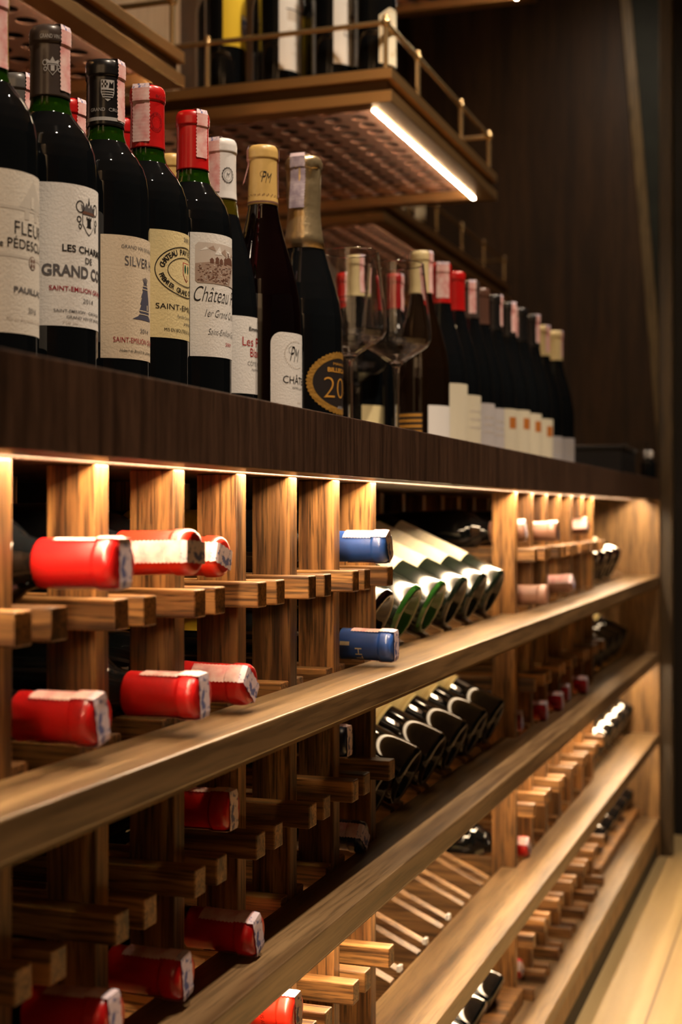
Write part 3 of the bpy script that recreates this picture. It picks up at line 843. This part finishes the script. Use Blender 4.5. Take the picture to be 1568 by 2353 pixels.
p = Print(); label_base(p, 45.1, 63, 179.1, 'paper_white')
pr = 3.0
def rrect(x0, x1, y0, y1, r_): return [(x0 + r_, y0), (x1 - r_, y0), (x1, y0 + r_), (x1, y1 - r_), (x1 - r_, y1), (x0 + r_, y1), (x0, y1 - r_), (x0, y0 + r_)]
p.poly(rrect(-40.4, 34, 131.8, 170, 3), 'ink_sepia_pale', 1)
for i in range(9):                                           # clouds
    x = -36 + i * 7.6; p.poly([(x, 162 + 3 * math.sin(i * 2.1)), (x + 9, 161 + 3 * math.cos(i)), (x + 6, 166 + 2 * math.sin(i))], 'ink_sepia_mid' if i % 2 else 'paper_white', 2)
p.poly([(-40.4, 134), (-40.4, 150), (-22, 152.5), (-8, 153.5), (4, 155), (34, 152), (34, 131.8), (-38, 131.8)], 'ink_sepia_mid', 2)
RV = random.Random(3)
for i in range(170):                                          # rows of vines
    y_ = RV.uniform(133, 150); x = RV.uniform(-39, 0 - (150 - y_) * 0.5 + 8); l = RV.uniform(1.0, 2.6)
    p.poly([(x, y_), (x + l, y_ + RV.uniform(-0.4, 0.5)), (x + l, y_ + 0.75), (x + 0.3, y_ + 0.8)], 'ink_sepia' if RV.random() < 0.75 else 'ink_sepia_pale', 3)
p.poly([(0, 131.8), (12, 131.8), (10, 150), (7.5, 150)], 'ink_sepia_pale', 3)
for x, h_ in ((-26, 3), (-20, 4.4), (-15, 3.4), (-9, 5)): p.rect(x, x + 4, 151, 151 + h_, 'ink_sepia', 3); p.poly([(x - 0.6, 151 + h_), (x + 4.6, 151 + h_), (x + 2, 153.2 + h_)], 'ink_sepia', 3)
p.rect(-6, 8, 152.5, 156.5, 'ink_sepia', 3); p.poly([(-7, 156.5), (9, 156.5), (4, 159), (-2, 159)], 'ink_sepia', 3); p.rect(-2.4, -0.8, 157, 163, 'ink_sepia', 3)
p.text('Château', -41.6, 114.6, 41, 14.2, 'ink_ink', 0.45, -0.012)
p.text('Pavie', 3, 114.6, 32, 13.0, 'ink_ink', 0.45, -0.012)
p.text('1er Grand Cru Classé', -31.3, 100.4, 60, 7.0, 'ink_ink', 0.45, -0.012)
p.text('Saint-Emilion Grand Cru', -28.1, 83.6, 58, 5.8, 'ink_ink', 0.45, -0.012)
p.text('2007', -6.7, 74.4, 12, 3.2, 'ink_red')
stand('bottle with red capsule and a white label bearing a sepia vineyard engraving', 'bordeaux', 0.579, 1.248, capm='cap_red', lab=p, strip=(-30, dict(la=0.046, lb=0.03)))

p = Print(); label_base(p, 46, 37, 115.2, 'paper_white')
p.text('Emmanuel', -16.6, 101, 30, 4.0, 'ink_ink', 0, 0.02)
p.text('Les Pierres', -25.1, 85.4, 52, 9.0, 'ink_red', 0, 0.0)
p.text('Blanches', -14.9, 74.8, 34, 8.6, 'ink_red', 0, 0.0)
p.text('CÔTE DE BEAUNE', -18.6, 65.7, 44, 5.4, 'ink_grey', 0, -0.01)
p.text('Appellation contrôlée', -13, 60.6, 30, 2.4, 'ink_grey')
p.text('750 ml', 2, 44, 8, 2.0, 'ink_grey')
a = Print(); a.ring(-11, 262, 6.0, 7.6, 0.45, 'ink_ink', 2, 48, 0.8, 8); a.ring(-11, 262, 4.3, 5.6, 0.3, 'ink_ink', 2, 40); a.text('M', -13, 259.6, 4, 5, 'ink_ink', 0.3)
stand('sloping shouldered bottle with white capsule and a white label lettered in red', 'burgundy', 0.594, 1.350, capm='cap_white', neckm='neck_yellow', lab=p, cap_art=a, strip=(-97, dict(la=0.056, lb=0.03, width=0.0145)))

p = Print(); label_base(p, 40.7, 22, 102.1, 'paper_white', round_top=12)
def monogram(a, x, y, h, mat):
    a.text('P', x, y, h * 0.52, h, mat, 0.45, -0.005); a.text('M', x + h * 0.40, y - h * 0.06, h * 0.66, h * 0.92, mat, 0.45, -0.01)
    a.ring(x + h * 0.18, y + h * 0.72, h * 0.30, h * 0.28, 0.35, mat, 2, 24)
monogram(p, -18.1, 73.4, 15, 'ink_ink')
for i in range(26):
    t = rad(70 + i * 9.2); p.ellipse(-8 + 17 * math.cos(t), 80 + 14 * math.sin(t), 0.7, 0.7, 'ink_faint', 2, 8)
p.text('CHÂTEAU', -27.2, 49.8, 52, 9.6, 'ink_ink', 0, 0.0)
p.text('APPELLATION', -15, 44.5, 30, 2.2, 'ink_grey')
p.text('2015', -6, 30, 8, 1.8, 'ink_faint')
a = Print(); monogram(a, -20.5, 261, 11, 'ink_ink')
for i in range(24): a.ellipse(-40 + i * 2.3 + 0.4 * math.sin(i * 3), 246.5 + 1.6 * abs(math.sin(i * 1.7)), 0.55, 0.65, 'ink_sepia', 2, 8)
a.rect(-49, 49, 239.6, 241.4, 'ink_sepia', 1)
stand('sloping shouldered bottle with tan monogrammed capsule and a white round-cornered label', 'burgundy', 0.563, 1.388, capm='cap_tan', glass='bottle_brown', neckm='bottle_brown', lab=p, cap_art=a, strip=(-150, dict(la=0.040, lb=0.055, flare=0.010)), skirt=0.238)

p = Print()
p.ellipse(-2, 61.5, 42.0, 31.0, 'ink_black', 0, 48)
p.ring(-2, 61.5, 48.0, 34.0, 6.0, 'ink_gilt', 1, 160, 1.8, 26)
p.text('MAISON', -17, 81.5, 28, 2.6, 'ink_gold'); p.text('BILLECART', -25.6, 73.4, 48, 5.0, 'ink_gold', 0, 0.03)
p.text('200', -30.6, 44.4, 57, 23, 'ink_gold', 0, -0.02)
p.text('ANS', -9.3, 32.6, 14, 3.6, 'ink_silver')
mb = MB()
prof = cap_profile('champagne')
RV = random.Random(5)
n_ = 30
rows = []
for r_, z in prof[:-1]:
    crump = 0.0018 if z > 0.262 else 0.0003
    bulge = 0.0035 if z > 0.284 else (0.0015 if z > 0.262 else 0)
    rows.append([((r_ + bulge + RV.uniform(0, crump)) * math.cos(2 * math.pi * i / n_), (r_ + bulge + RV.uniform(0, crump)) * math.sin(2 * math.pi * i / n_), z + RV.uniform(-1, 1) * crump * 0.4) for i in range(n_)])
vs = [q for row in rows for q in row] + [(0, 0, prof[-1][1])]
fs = []
for j in range(len(rows) - 1):
    for i in range(n_): fs.append((j * n_ + i, j * n_ + (i + 1) % n_, (j + 1) * n_ + (i + 1) % n_, (j + 1) * n_ + i))
for i in range(n_): fs.append(((len(rows) - 1) * n_ + i, (len(rows) - 1) * n_ + (i + 1) % n_, len(vs) - 1))
mb.add(vs, fs, 0, True)
t = thing('champagne_bottle', 'champagne bottle with crumpled gold foil and a black oval label ringed in gold', 'bottle', (-0.564, 1.515, CT))
child('body', body_mesh('champagne', 'bottle', 'bottle'), t)
fo = child('foil', mb.mesh('foil', [M['foil']]), t)
child('label', p.mesh('label', FORMS['champagne']['R']), t)
s_ = child('tax_strip', strip_mesh('champagne', 0.062, 0.03, 0.0165, 'tax_grey'), fo); s_.rotation_euler = (0, 0, rad(-92)); s_.scale = (1.28, 1.1, 1.006)

# ---- second row behind them
stand('bottle with grey capsule half hidden between the gold and taupe capsule bottles', 'bordeaux', 0.677, 1.093, capm='cap_grey', strip=(-10, dict(la=0.05, lb=0.05)))
stand('bottle with red capsule peeking out behind the taupe capsule bottle', 'bordeaux', 0.672, 1.175, capm='cap_red', strip=(-10, dict(la=0.05, lb=0.05)))
stand('bottle with red capsule peeking out behind the black capsule bottle', 'bordeaux', 0.656, 1.251, capm='cap_red', strip=(-12, dict(la=0.05, lb=0.05)))
stand('bottle with tan capsule almost hidden behind the twin-tree label bottle', 'bordeaux', 0.669, 1.390, capm='cap_tan')
stand('red capped bottle seen through the nearest wine glass, in the back row', 'bordeaux', 0.739, 2.163, capm='cap_red', strip=(-40, dict(la=0.05, lb=0.03)))
stand('cream capped bottle seen through the nearest wine glass', 'burgundy', 0.669, 2.023, capm='cap_cream', lab=plain_label('burgundy', 44, 25, 75, 'paper_cream'), strip=(-25, dict(la=0.056, lb=0.05)))
stand('crimson capped bottle seen through the right-hand wine glass', 'bordeaux', 0.662, 2.198, capm='cap_crimson', lab=plain_label('bordeaux', 44, 25, 119, 'paper_cream'), strip=(-5, dict(la=0.06, lb=0.05)))
# ---- far part of the front row
def gold_stripe_reflection():  # neighbouring label mirrored in the glass, painted on as gold stripes
    q = Print(); q.rect(-92, -52, 18, 62, 'ink_black', 0)
    for i in range(5): q.rect(-91, -53, 24 + i * 8, 27.5 + i * 8, 'ink_gold', 1)
    return q.mesh('label', FORMS['burgundy']['R'])
stand('cream capped amber bottle right of the glasses, painted striped reflection low on its side', 'burgundy', 0.567, 2.020, capm='cap_cream', glass='bottle_amber', neckm='bottle_amber', lab=plain_label('burgundy', 44, 22, 72, 'paper_white'), extra=(('painted_reflection', gold_stripe_reflection()),), strip=(-12, dict(la=0.062, lb=0.05)))
stand('red capped bottle whose pink strip faces out, just right of the glasses', 'burgundy', 0.566, 2.125, capm='cap_red', lab=plain_label('burgundy', 44, 22, 113, 'paper_pale'), strip=(-62, dict(la=0.055, lb=0.03, width=0.02)))
q = Print(); q.poly([(-60 + 16 * math.cos(rad(t)), 201 + 14 * math.sin(rad(t))) for t in range(50, 251, 10)] + [(-46, 186), (-54, 200)], 'paper_pale', 0)
fb = cap_radius('burgundy')
stand('bright red capped bottle with a pale half moon sticker on its shoulder', 'burgundy', 0.565, 2.210, capm='cap_red', lab=plain_label('burgundy', 44, 22, 102, 'paper_pale', 'lines'), extra=(('shoulder_sticker', q.mesh('shoulder_sticker', FORMS['burgundy']['R'], lambda z: fb(z) - 0.0004)),))
far = [(0.564, 2.305, 'cap_taupe', 96, 'paper_lilac', 'lines', -60, 'first dark capped bottle right of the half moon sticker bottle'),
       (0.566, 2.387, 'cap_brown', 94, 'paper_lilac', 'lines', -120, 'second dark capped bottle right of the half moon sticker bottle, capsule brown'),
       (0.561, 2.466, 'cap_black', 98, 'paper_pale', 'orange_square', -5, 'third dark capped bottle right of the half moon sticker bottle, orange label square'),
       (0.556, 2.562, 'cap_black', 102, 'paper_pale', 'orange_square', -30, 'fourth dark capped bottle right of the half moon sticker bottle'),
       (0.550, 2.640, 'cap_black', 101, 'paper_pale', 'orange_square', -110, 'fifth dark capped bottle right of the half moon sticker bottle'),
       (0.546, 2.735, 'cap_black', 97, 'paper_pale', 'orange_square', -25, 'last dark capped bottle before the two cream capsules at the far end')]
for d, y, c, zt_, pm, ex, yaw, lb in far:
    stand(lb, 'burgundy', d, y, capm=c, lab=plain_label('burgundy', 44, 22, zt_, pm, ex), strip=(yaw, dict(la=0.055, lb=0.045)))
stand('cream capped bottle with a pink strip, last but one in the far row', 'burgundy', 0.557, 2.901, capm='cap_cream', lab=plain_label('burgundy', 44, 22, 72, 'paper_lilac', 'lines'), strip=(-30, dict(la=0.055, lb=0.03)))
stand('cream capped bottle at the far end of the row', 'burgundy', 0.548, 2.994, capm='cap_cream', lab=plain_label('burgundy', 44, 22, 73, 'paper_lilac', 'lines'), strip=(-5, dict(la=0.055, lb=0.03)))

# ------------------------------------------------------------------ wine glasses
gp_out = [(0.0, 0.0), (0.0370, 0.0), (0.0375, 0.0010), (0.0360, 0.0018), (0.0200, 0.0030), (0.0080, 0.0050), (0.0042, 0.0100), (0.0033, 0.030), (0.0032, 0.070), (0.0036, 0.092), (0.0052, 0.101), (0.0100, 0.1065), (0.0200, 0.1130), (0.0310, 0.1195), (0.0395, 0.1260), (0.0436, 0.1330), (0.0445, 0.1395), (0.0438, 0.1500), (0.0418, 0.1680), (0.0390, 0.1900), (0.0365, 0.2120), (0.0347, 0.2300), (0.0342, 0.2305)]
gp_in = [(0.0337, 0.2300), (0.0355, 0.2120), (0.0380, 0.1900), (0.0408, 0.1680), (0.0428, 0.1500), (0.0435, 0.1395), (0.0426, 0.1335), (0.0386, 0.1270), (0.0302, 0.1206), (0.0190, 0.1142), (0.0090, 0.1085), (0.0, 0.1065)]
def glass_simple(d, y, label):
    full = _cache.setdefault('glass_full', MB().lathe([(0.0, 0.0)] + gp_out[1:] + gp_in, 56).mesh('wine_glass', [M['clear']]))
    o = bpy.data.objects.new('wine_glass', full); COL.objects.link(o); o.location = (-d, y, CT)
    tag(o, label, 'glass', 'wine glasses on the countertop')
glass_simple(0.545, 1.623, 'empty clear wine glass nearest the champagne bottle, left of the three')
glass_simple(0.517, 1.724, 'empty clear wine glass on the right of the three, in front of the amber bottle')
glass_simple(0.656, 1.983, 'empty clear wine glass standing behind the other two, mostly hidden')

# ------------------------------------------------------------------ far end of the counter: black box, jar, small bottle
t = thing('storage_box', 'black lidded box lying on the far end of the countertop past the bottles', 'box', (-0.58, 3.45, CT))
MB().box(-0.72, -0.435, 3.20, 3.44, CT, CT + 0.060).build('box_body', M['black'], t, 0.003)
MB().box(-0.722, -0.433, 3.198, 3.442, CT + 0.060, CT + 0.068).build('lid', plain('satin_black_lid', (0.02, 0.018, 0.017), 0.3, var=0.2), t, 0.002)
t = thing('glass_jar', 'small square clear glass jar behind the black box at the counter end', 'jar', (-0.44, 3.485, CT))
mb = MB()
mb.box(-0.468, -0.412, 3.458, 3.512, CT, CT + 0.004)
for a_ in ((-0.468, -0.466, 3.458, 3.512), (-0.414, -0.412, 3.458, 3.512), (-0.466, -0.414, 3.458, 3.460), (-0.466, -0.414, 3.510, 3.512)): mb.box(*a_, CT + 0.004, CT + 0.085)
mb.build('jar_body', M['clear'], t)
t = thing('small_bottle', 'tiny dark bottle with a pale cap at the very end of the countertop', 'bottle', (-0.418, 3.545, CT))
MB().lathe([(0, 0), (0.018, 0), (0.019, 0.003), (0.019, 0.038), (0.010, 0.048), (0.008, 0.052), (0, 0.052)], 24).build('body', M['bottle'], None).parent = t
MB().lathe([(0, 0.051), (0.010, 0.051), (0.011, 0.053), (0.011, 0.066), (0.009, 0.069), (0, 0.069)], 24).build('cap', M['cap_white'], None).parent = t

# ------------------------------------------------------------------ bottles on the brass shelves
ON_BRASS = 'wine bottles on the brass shelves'
def shelf_bottle(label, form, d, y, **k): return bottle(label, form, (-d, y, SZ), group=ON_BRASS, **k)
p = Print(); label_base(p, 48, 86, 190, 'paper_yellow')
p.poly([(-10, 146), (12, 146), (12, 118), (8, 108), (1, 104), (-6, 108), (-10, 118)], 'ink_blue')
p.poly([(-9, 144), (11, 144), (11, 139), (6, 141), (1, 138), (-4, 141), (-9, 138)], 'ink_cream', 2)
p.ellipse(1, 130, 5.0, 4.0, 'ink_cream', 2, 20); p.ellipse(1, 132, 4.4, 3.4, 'ink_blue', 3, 20)
for x, y_ in ((-6, 121), (-2, 118), (3, 122), (7, 118), (4, 113), (0, 111)): p.ellipse(x, y_, 2.4, 2.0, 'ink_ochre', 2, 10)
shelf_bottle('bottle with a bright yellow label and blue shield on the brass shelf', 'bordeaux', 1.041, 2.385, capm='cap_gold', lab=p)
p = Print(); label_base(p, 45, 30, 165, 'paper_white')
p.rect(-14, 22, 118, 150, 'ink_faint'); p.rect(-30, -14, 118, 136, 'ink_faint'); p.rect(-32, 24, 137, 139.5, 'ink_grey', 2); p.rect(-4, 8, 120, 134, 'paper_white', 2)
p.text('Grand Vin', -30, 92, 54, 13, 'ink_faint', 0.45); p.text('de Bordeaux', -16, 76, 40, 9, 'ink_faint', 0.45); p.text('SAINT-JULIEN', -22, 58, 46, 5, 'ink_faint')
shelf_bottle('bottle with a white label and grey building drawing, second from left on the brass shelf', 'bordeaux', 0.933, 2.378, capm='cap_black', lab=p)
p = Print(); label_base(p, 45, 29, 149, 'paper_white')
p.poly([(-12, 112), (10, 112), (8, 118), (2, 116), (0, 128), (-3, 127), (-4, 117), (-10, 120)], 'ink_sepia'); p.rect(-8, 8, 107, 112, 'ink_orange', 2)
p.text('Château', -26, 78, 48, 13, 'ink_grey', 0.45); p.text('T.L.', -4, 46, 20, 9, 'ink_faint', 0.3)
p.rect(-28, 18, 134, 134.8, 'ink_faint')
shelf_bottle('bottle with white label, script lettering and small bird emblem, on the brass shelf', 'bordeaux', 0.830, 2.375, capm='cap_black', lab=p)
p = Print()
p.poly([(-40, 22), (40, 22), (40, 104), (20, 120), (-20, 120), (-40, 104)], 'paper_pale', 0)
for (x0, y0_), (x1, y1_) in (((-37, 22), (-37, 102)), ((-37, 102), (-19, 116)), ((-19, 116), (19, 116)), ((19, 116), (37, 102)), ((37, 22), (37, 102))):
    dx, dy = x1 - x0, y1_ - y0_; l = math.hypot(dx, dy); nx, ny = -dy / l * 0.5, dx / l * 0.5
    p.poly([(x0 + nx, y0_ + ny), (x0 - nx, y0_ - ny), (x1 - nx, y1_ - ny), (x1 + nx, y1_ + ny)], 'ink_ochre', 1)
for x, y_, a_ in ((4, 78, 7), (10, 60, 6), (2, 48, 5), (-16, 86, 3), (-12, 40, 3)): p.ring(x, y_, a_, a_ * 1.2, 1.4, 'ink_ochre', 1, 24)
shelf_bottle('bottle with a cut-cornered cream label and gold ornament at the brass shelf corner', 'bordeaux', 0.752, 2.375, capm='cap_black', lab=p)
for d, y, lb in ((1.10, 2.475, 'dark bottle in the second row behind the yellow label bottle'), (0.985, 2.475, 'bottle with a yellow label edge, second row between yellow and white labels'), (0.885, 2.475, 'dark bottle in the second row behind the grey building label'), (0.785, 2.475, 'dark bottle in the second row behind the bird emblem label')):
    shelf_bottle(lb, 'bordeaux', d, y, capm='cap_black', lab=plain_label('bordeaux', 46, 60, 170, 'paper_yellow') if 'yellow label edge' in lb else plain_label('bordeaux', 30, 40, 120, 'paper_lilac') )
shelf_bottle('dark bottle with a cream label on the furthest brass shelf', 'bordeaux', 1.075, 3.62, capm='cap_black', lab=plain_label('bordeaux', 44, 45, 118, 'paper_pale'))
shelf_bottle('dark bottle with a low cream label, second along the furthest brass shelf', 'bordeaux', 1.075, 3.73, capm='cap_black', lab=plain_label('bordeaux', 44, 35, 92, 'paper_pale'))

# ------------------------------------------------------------------ bottles lying in the racks
LYING = 'bottles lying in the racks with capsules outwards'
def lie(label, bay, tier, row, gap, capm, tip=0.400, roll=0.0, tilt=0.0, form='bordeaux', lab=None, strip=True, cap_art=None, glass='bottle', dz=0.0):
    zs, ztop, peg = TIERS[tier]
    edges = BAY_A[1:] if bay == 'A' else BAY_C
    pitch = edges[1] - edges[0]
    y = edges[gap] + (pitch - PW) / 2
    f = FORMS[form]
    rest = (zs + peg if row == 'up' else (zs + 0.005 if tier < 4 else zs + 0.017))
    half = (pitch - PW) / 2 - 0.0193
    zc = rest + math.sqrt(f['R'] ** 2 - half ** 2) + 0.0004 + dz
    t_ = rad(tilt)
    Mx = Matrix.Rotation(rad(90) - t_, 4, 'Y') @ Matrix.Rotation(rad(roll), 4, 'Z')
    L = f['top']
    loc = (-tip - L * math.cos(t_), y, zc - 0.0 * math.sin(t_))
    st = (0, dict(la=0.046, lb=0.046, width=0.0155)) if strip else None
    return bottle(label, form, loc, capm=capm, matrix=Mx, group=LYING, lab=lab, strip=st, cap_art=cap_art, glass=glass, neckm='bottle')
# roll: 0 puts the strip over the top and down the end; 90 puts it along the side that faces the camera
lie('red capped bottle nearest the left edge, upper row of the top tier', 'A', 1, 'up', 0, 'cap_red', tip=0.410, roll=0, tilt=0.6)
lie('scarlet capped bottle in the upper row of the top tier, strip along its side', 'A', 1, 'up', 1, 'cap_scarlet', tip=0.417, roll=86, tilt=1.3)
lie('scarlet capped bottle with yellow label, furthest red one in the upper top tier row', 'A', 1, 'up', 2, 'cap_scarlet', tip=0.448, roll=74, tilt=0, lab=plain_label('bordeaux', 115, 60, 165, 'paper_yellow'))
y_ = BAY_A[5] + (0.1192 - PW) / 2
for z_, wh in ((S1 + 0.100, 'above the stub rails'), (S1 + 0.005, 'below the stub rails')):
    bottle('yellow labelled bottle lying deep between the posts, base outwards, ' + wh, 'bordeaux', (-0.50, y_, z_ + math.sqrt(0.0375 ** 2 - 0.0311 ** 2)), capm='cap_gold', matrix=Matrix.Rotation(rad(-90), 4, 'Y'), group='bottles lying base outwards', lab=plain_label('bordeaux', 40, 50, 150, 'paper_yellow'), neckm='bottle')
q = Print(); q.text('LES', -12, 262, 8, 14, 'ink_cream', 0, 0); q.text('S', 2, 262, 5, 6, 'ink_cream')
lie('blue capped bottle in the upper row of the top tier', 'A', 1, 'up', 5, 'cap_blue', tip=0.422, roll=28, tilt=0, cap_art=q)
lie('red capped bottle nearest the left edge, lower row of the top tier', 'A', 1, 'lo', 0, 'cap_red', tip=0.426, roll=12, tilt=0.3)
lie('second red capped bottle from the left, lower row of the top tier', 'A', 1, 'lo', 1, 'cap_red', tip=0.411, roll=4, tilt=0.4)
lie('red capped bottle with pink strip along its side, lower row of top tier', 'A', 1, 'lo', 2, 'cap_red', tip=0.425, roll=52, tilt=-0.8)
q = Print(); q.text('HTH', -24, 262, 26, 7, 'ink_cream', 0, 0.0)
q.rect(-30, -26, 246, 256, 'ink_cream', 1)
lie('blue capped bottle with white lettering in the lower row of the top tier', 'A', 1, 'lo', 5, 'cap_blue', tip=0.415, roll=6, tilt=-1.0, cap_art=q)
lie('red capped bottle in the upper row of the second tier', 'A', 2, 'up', 2, 'cap_red', tip=0.440, roll=0, tilt=0.8)
lie('navy capped bottle whose pale strip end just shows in the second tier', 'A', 2, 'up', 5, 'cap_navy', tip=0.465, roll=0, tilt=0.5)
lie('dark red capped bottle at the lower left corner of the picture', 'A', 2, 'lo', 0, 'cap_red', tip=0.417, roll=4, tilt=1.7)
lie('dark red capped bottle in the second tier next to the corner one', 'A', 2, 'lo', 1, 'cap_red', tip=0.424, roll=10, tilt=-0.5)
lie('dark red capped bottle casting a shadow on the second shelf', 'A', 2, 'lo', 2, 'cap_red', tip=0.419, roll=20, tilt=-1.3)
lie('navy capped bottle in the lower row of the second tier', 'A', 2, 'lo', 5, 'cap_navy', tip=0.448, roll=55, tilt=-2.0)
q = Print()
q.text('CRUS AU CHATEAU', -34, 272, 44, 3.6, 'ink_maroon')
lie('scarlet capped bottle in the third tier at the bottom edge', 'A', 3, 'up', 3, 'cap_scarlet', tip=0.431, roll=4, tilt=0.6, cap_art=q)
# far racks
lie('brown capped bottle half hidden by the first far rack post, top tier', 'C', 1, 'up', 0, 'cap_rosewood', tip=0.456, roll=30, tilt=2.6, lab=plain_label('bordeaux', 100, 20, 92, 'paper_white'))
lie('brown capped bottle in the upper row of the far rack, top tier', 'C', 1, 'up', 1, 'cap_rosewood', tip=0.427, roll=15, tilt=2.1)
lie('brown capped bottle at the far end of the upper row, far rack, top tier', 'C', 1, 'up', 4, 'cap_brown', tip=0.437, roll=80, tilt=3.1)
lie('tan capped bottle in the lower row of the far rack, top tier', 'C', 1, 'lo', 0, 'cap_rosewood', tip=0.420, roll=0, tilt=1.2, strip=False)
lie('pink strip capped bottle in the lower row of the far rack, top tier', 'C', 1, 'lo', 2, 'cap_rosewood', tip=0.423, roll=60, tilt=2.5)
for k, (g, tp) in enumerate(((0, 0.462), (1, 0.446), (2, 0.442), (3, 0.452), (4, 0.439))):
    lie('%s red capped bottle from the near post in the far rack, second tier' % ('first', 'second', 'third', 'fourth', 'fifth')[k], 'C', 2, 'lo', g, 'cap_crimson', tip=tp, roll=20, tilt=-0.8)
lie('red capped bottle alone in the far rack, third tier', 'C', 3, 'lo', 0, 'cap_red', tip=0.450, roll=45, tilt=-0.7)
lie('red capped bottle alone in the far rack, bottom tier', 'C', 4, 'lo', 0, 'cap_red', tip=0.462, roll=60, tilt=-0.3)

# ------------------------------------------------------------------ tilted bottles on the slatted racks
TILTED = 'bottles tilted on the slatted racks with their bases outwards'
ORD = ('first', 'second', 'third', 'fourth', 'fifth', 'sixth', 'seventh')
def tilt_bottle(label, y, tier, form='bordeaux', glass='bottle', lab=None, basem=None, roll=0.0, capm='cap_black'):
    zs = TIERS[tier][0]
    Rr = FORMS[form]['R']
    phi = -(rad(90) - TILT)
    Mx = Matrix.Rotation(phi, 4, 'Y') @ Matrix.Rotation(rad(roll), 4, 'Z')
    sink = Rr - math.sqrt(Rr ** 2 - 0.0110 ** 2)
    # axis runs parallel to the slats, Rr - sink above their top edge
    off = Rr - sink + 0.0004
    ax = Vector((-math.cos(TILT), 0, math.sin(TILT)))
    nn = Vector((math.sin(TILT), 0, math.cos(TILT)))
    base = Vector((-0.480, y, zs + 0.002)) + nn * off + ax * 0.002
    return bottle(label, form, base, capm=capm, glass=glass, matrix=Mx, group=TILTED, lab=lab, neckm='bottle', basem=basem)
def with_text(hw, z0, z1, mat, txt):
    q = Print(); label_base(q, hw, z0, z1, mat)
    q.text(txt, -20, z1 - 26, 40, 9, 'ink_faint', 0, 0.01); q.rect(-24, 24, z1 - 40, z1 - 38.5, 'ink_faint'); q.rect(-18, 18, z1 - 48, z1 - 47, 'ink_faint')
    return q.mesh('label', FORMS['bordeaux']['R'])
lb1 = with_text(46, 62, 175, 'paper_pale', 'T')
for k, y in enumerate(YB):
    g = 'bottle_dusty'
    bm_ = 'base_green' if k in (1, 2) else ('bottle_dusty' if k else 'bottle_brown')
    tilt_bottle('%s dusty tilted bottle from the near posts on the top tier%s' % (ORD[k], ', green glass base' if k in (1, 2) else ''), y, 1, glass=g, lab=lb1, basem=bm_)
lb2 = plain_label('bordeaux', 46, 78, 180, 'paper_buff', 'border')
for k, y in enumerate(YB):
    tilt_bottle('%s dark tilted bottle with pale yellow label from the near posts, second tier' % ORD[k], y, 2, lab=lb2)
for k, y in enumerate(YB[2:]):
    tilt_bottle('%s dark tilted bottle of the middle group on the bottom tier' % ORD[k], y, 4, lab=lb2)
DL = {1: (4, 'paper_pale', 'bottle_brown'), 2: (5, 'paper_buff', 'bottle'), 3: (6, 'paper_buff', 'bottle'), 4: (6, 'paper_pale', 'bottle')}
for tr, (n_, pm, gl) in DL.items():
    me = plain_label('bordeaux', 46, 62 if tr != 2 else 74, 176, pm)
    for k in range(n_):
        tilt_bottle('%s tilted bottle of the far group by the end panel, %s' % (ORD[k], TN[tr]), YD[k], tr, glass=gl, lab=me)

# small white tags on the slat ends of the empty rack
for k in range(3):
    y = YB[k + 1] + 0.0195 - 0.004
    z = S3 + 0.002
    o = MB().box(-0.484, -0.4795, y - 0.006, y + 0.006, z + 0.0002, z + 0.0075).build('price_tag', M['cap_white'], None, 0.0005)
    tag(o, '%s small white tag on the slat ends of the empty sloping rack' % ('nearest', 'middle', 'furthest')[k], 'tag', 'white tags on the empty slats')
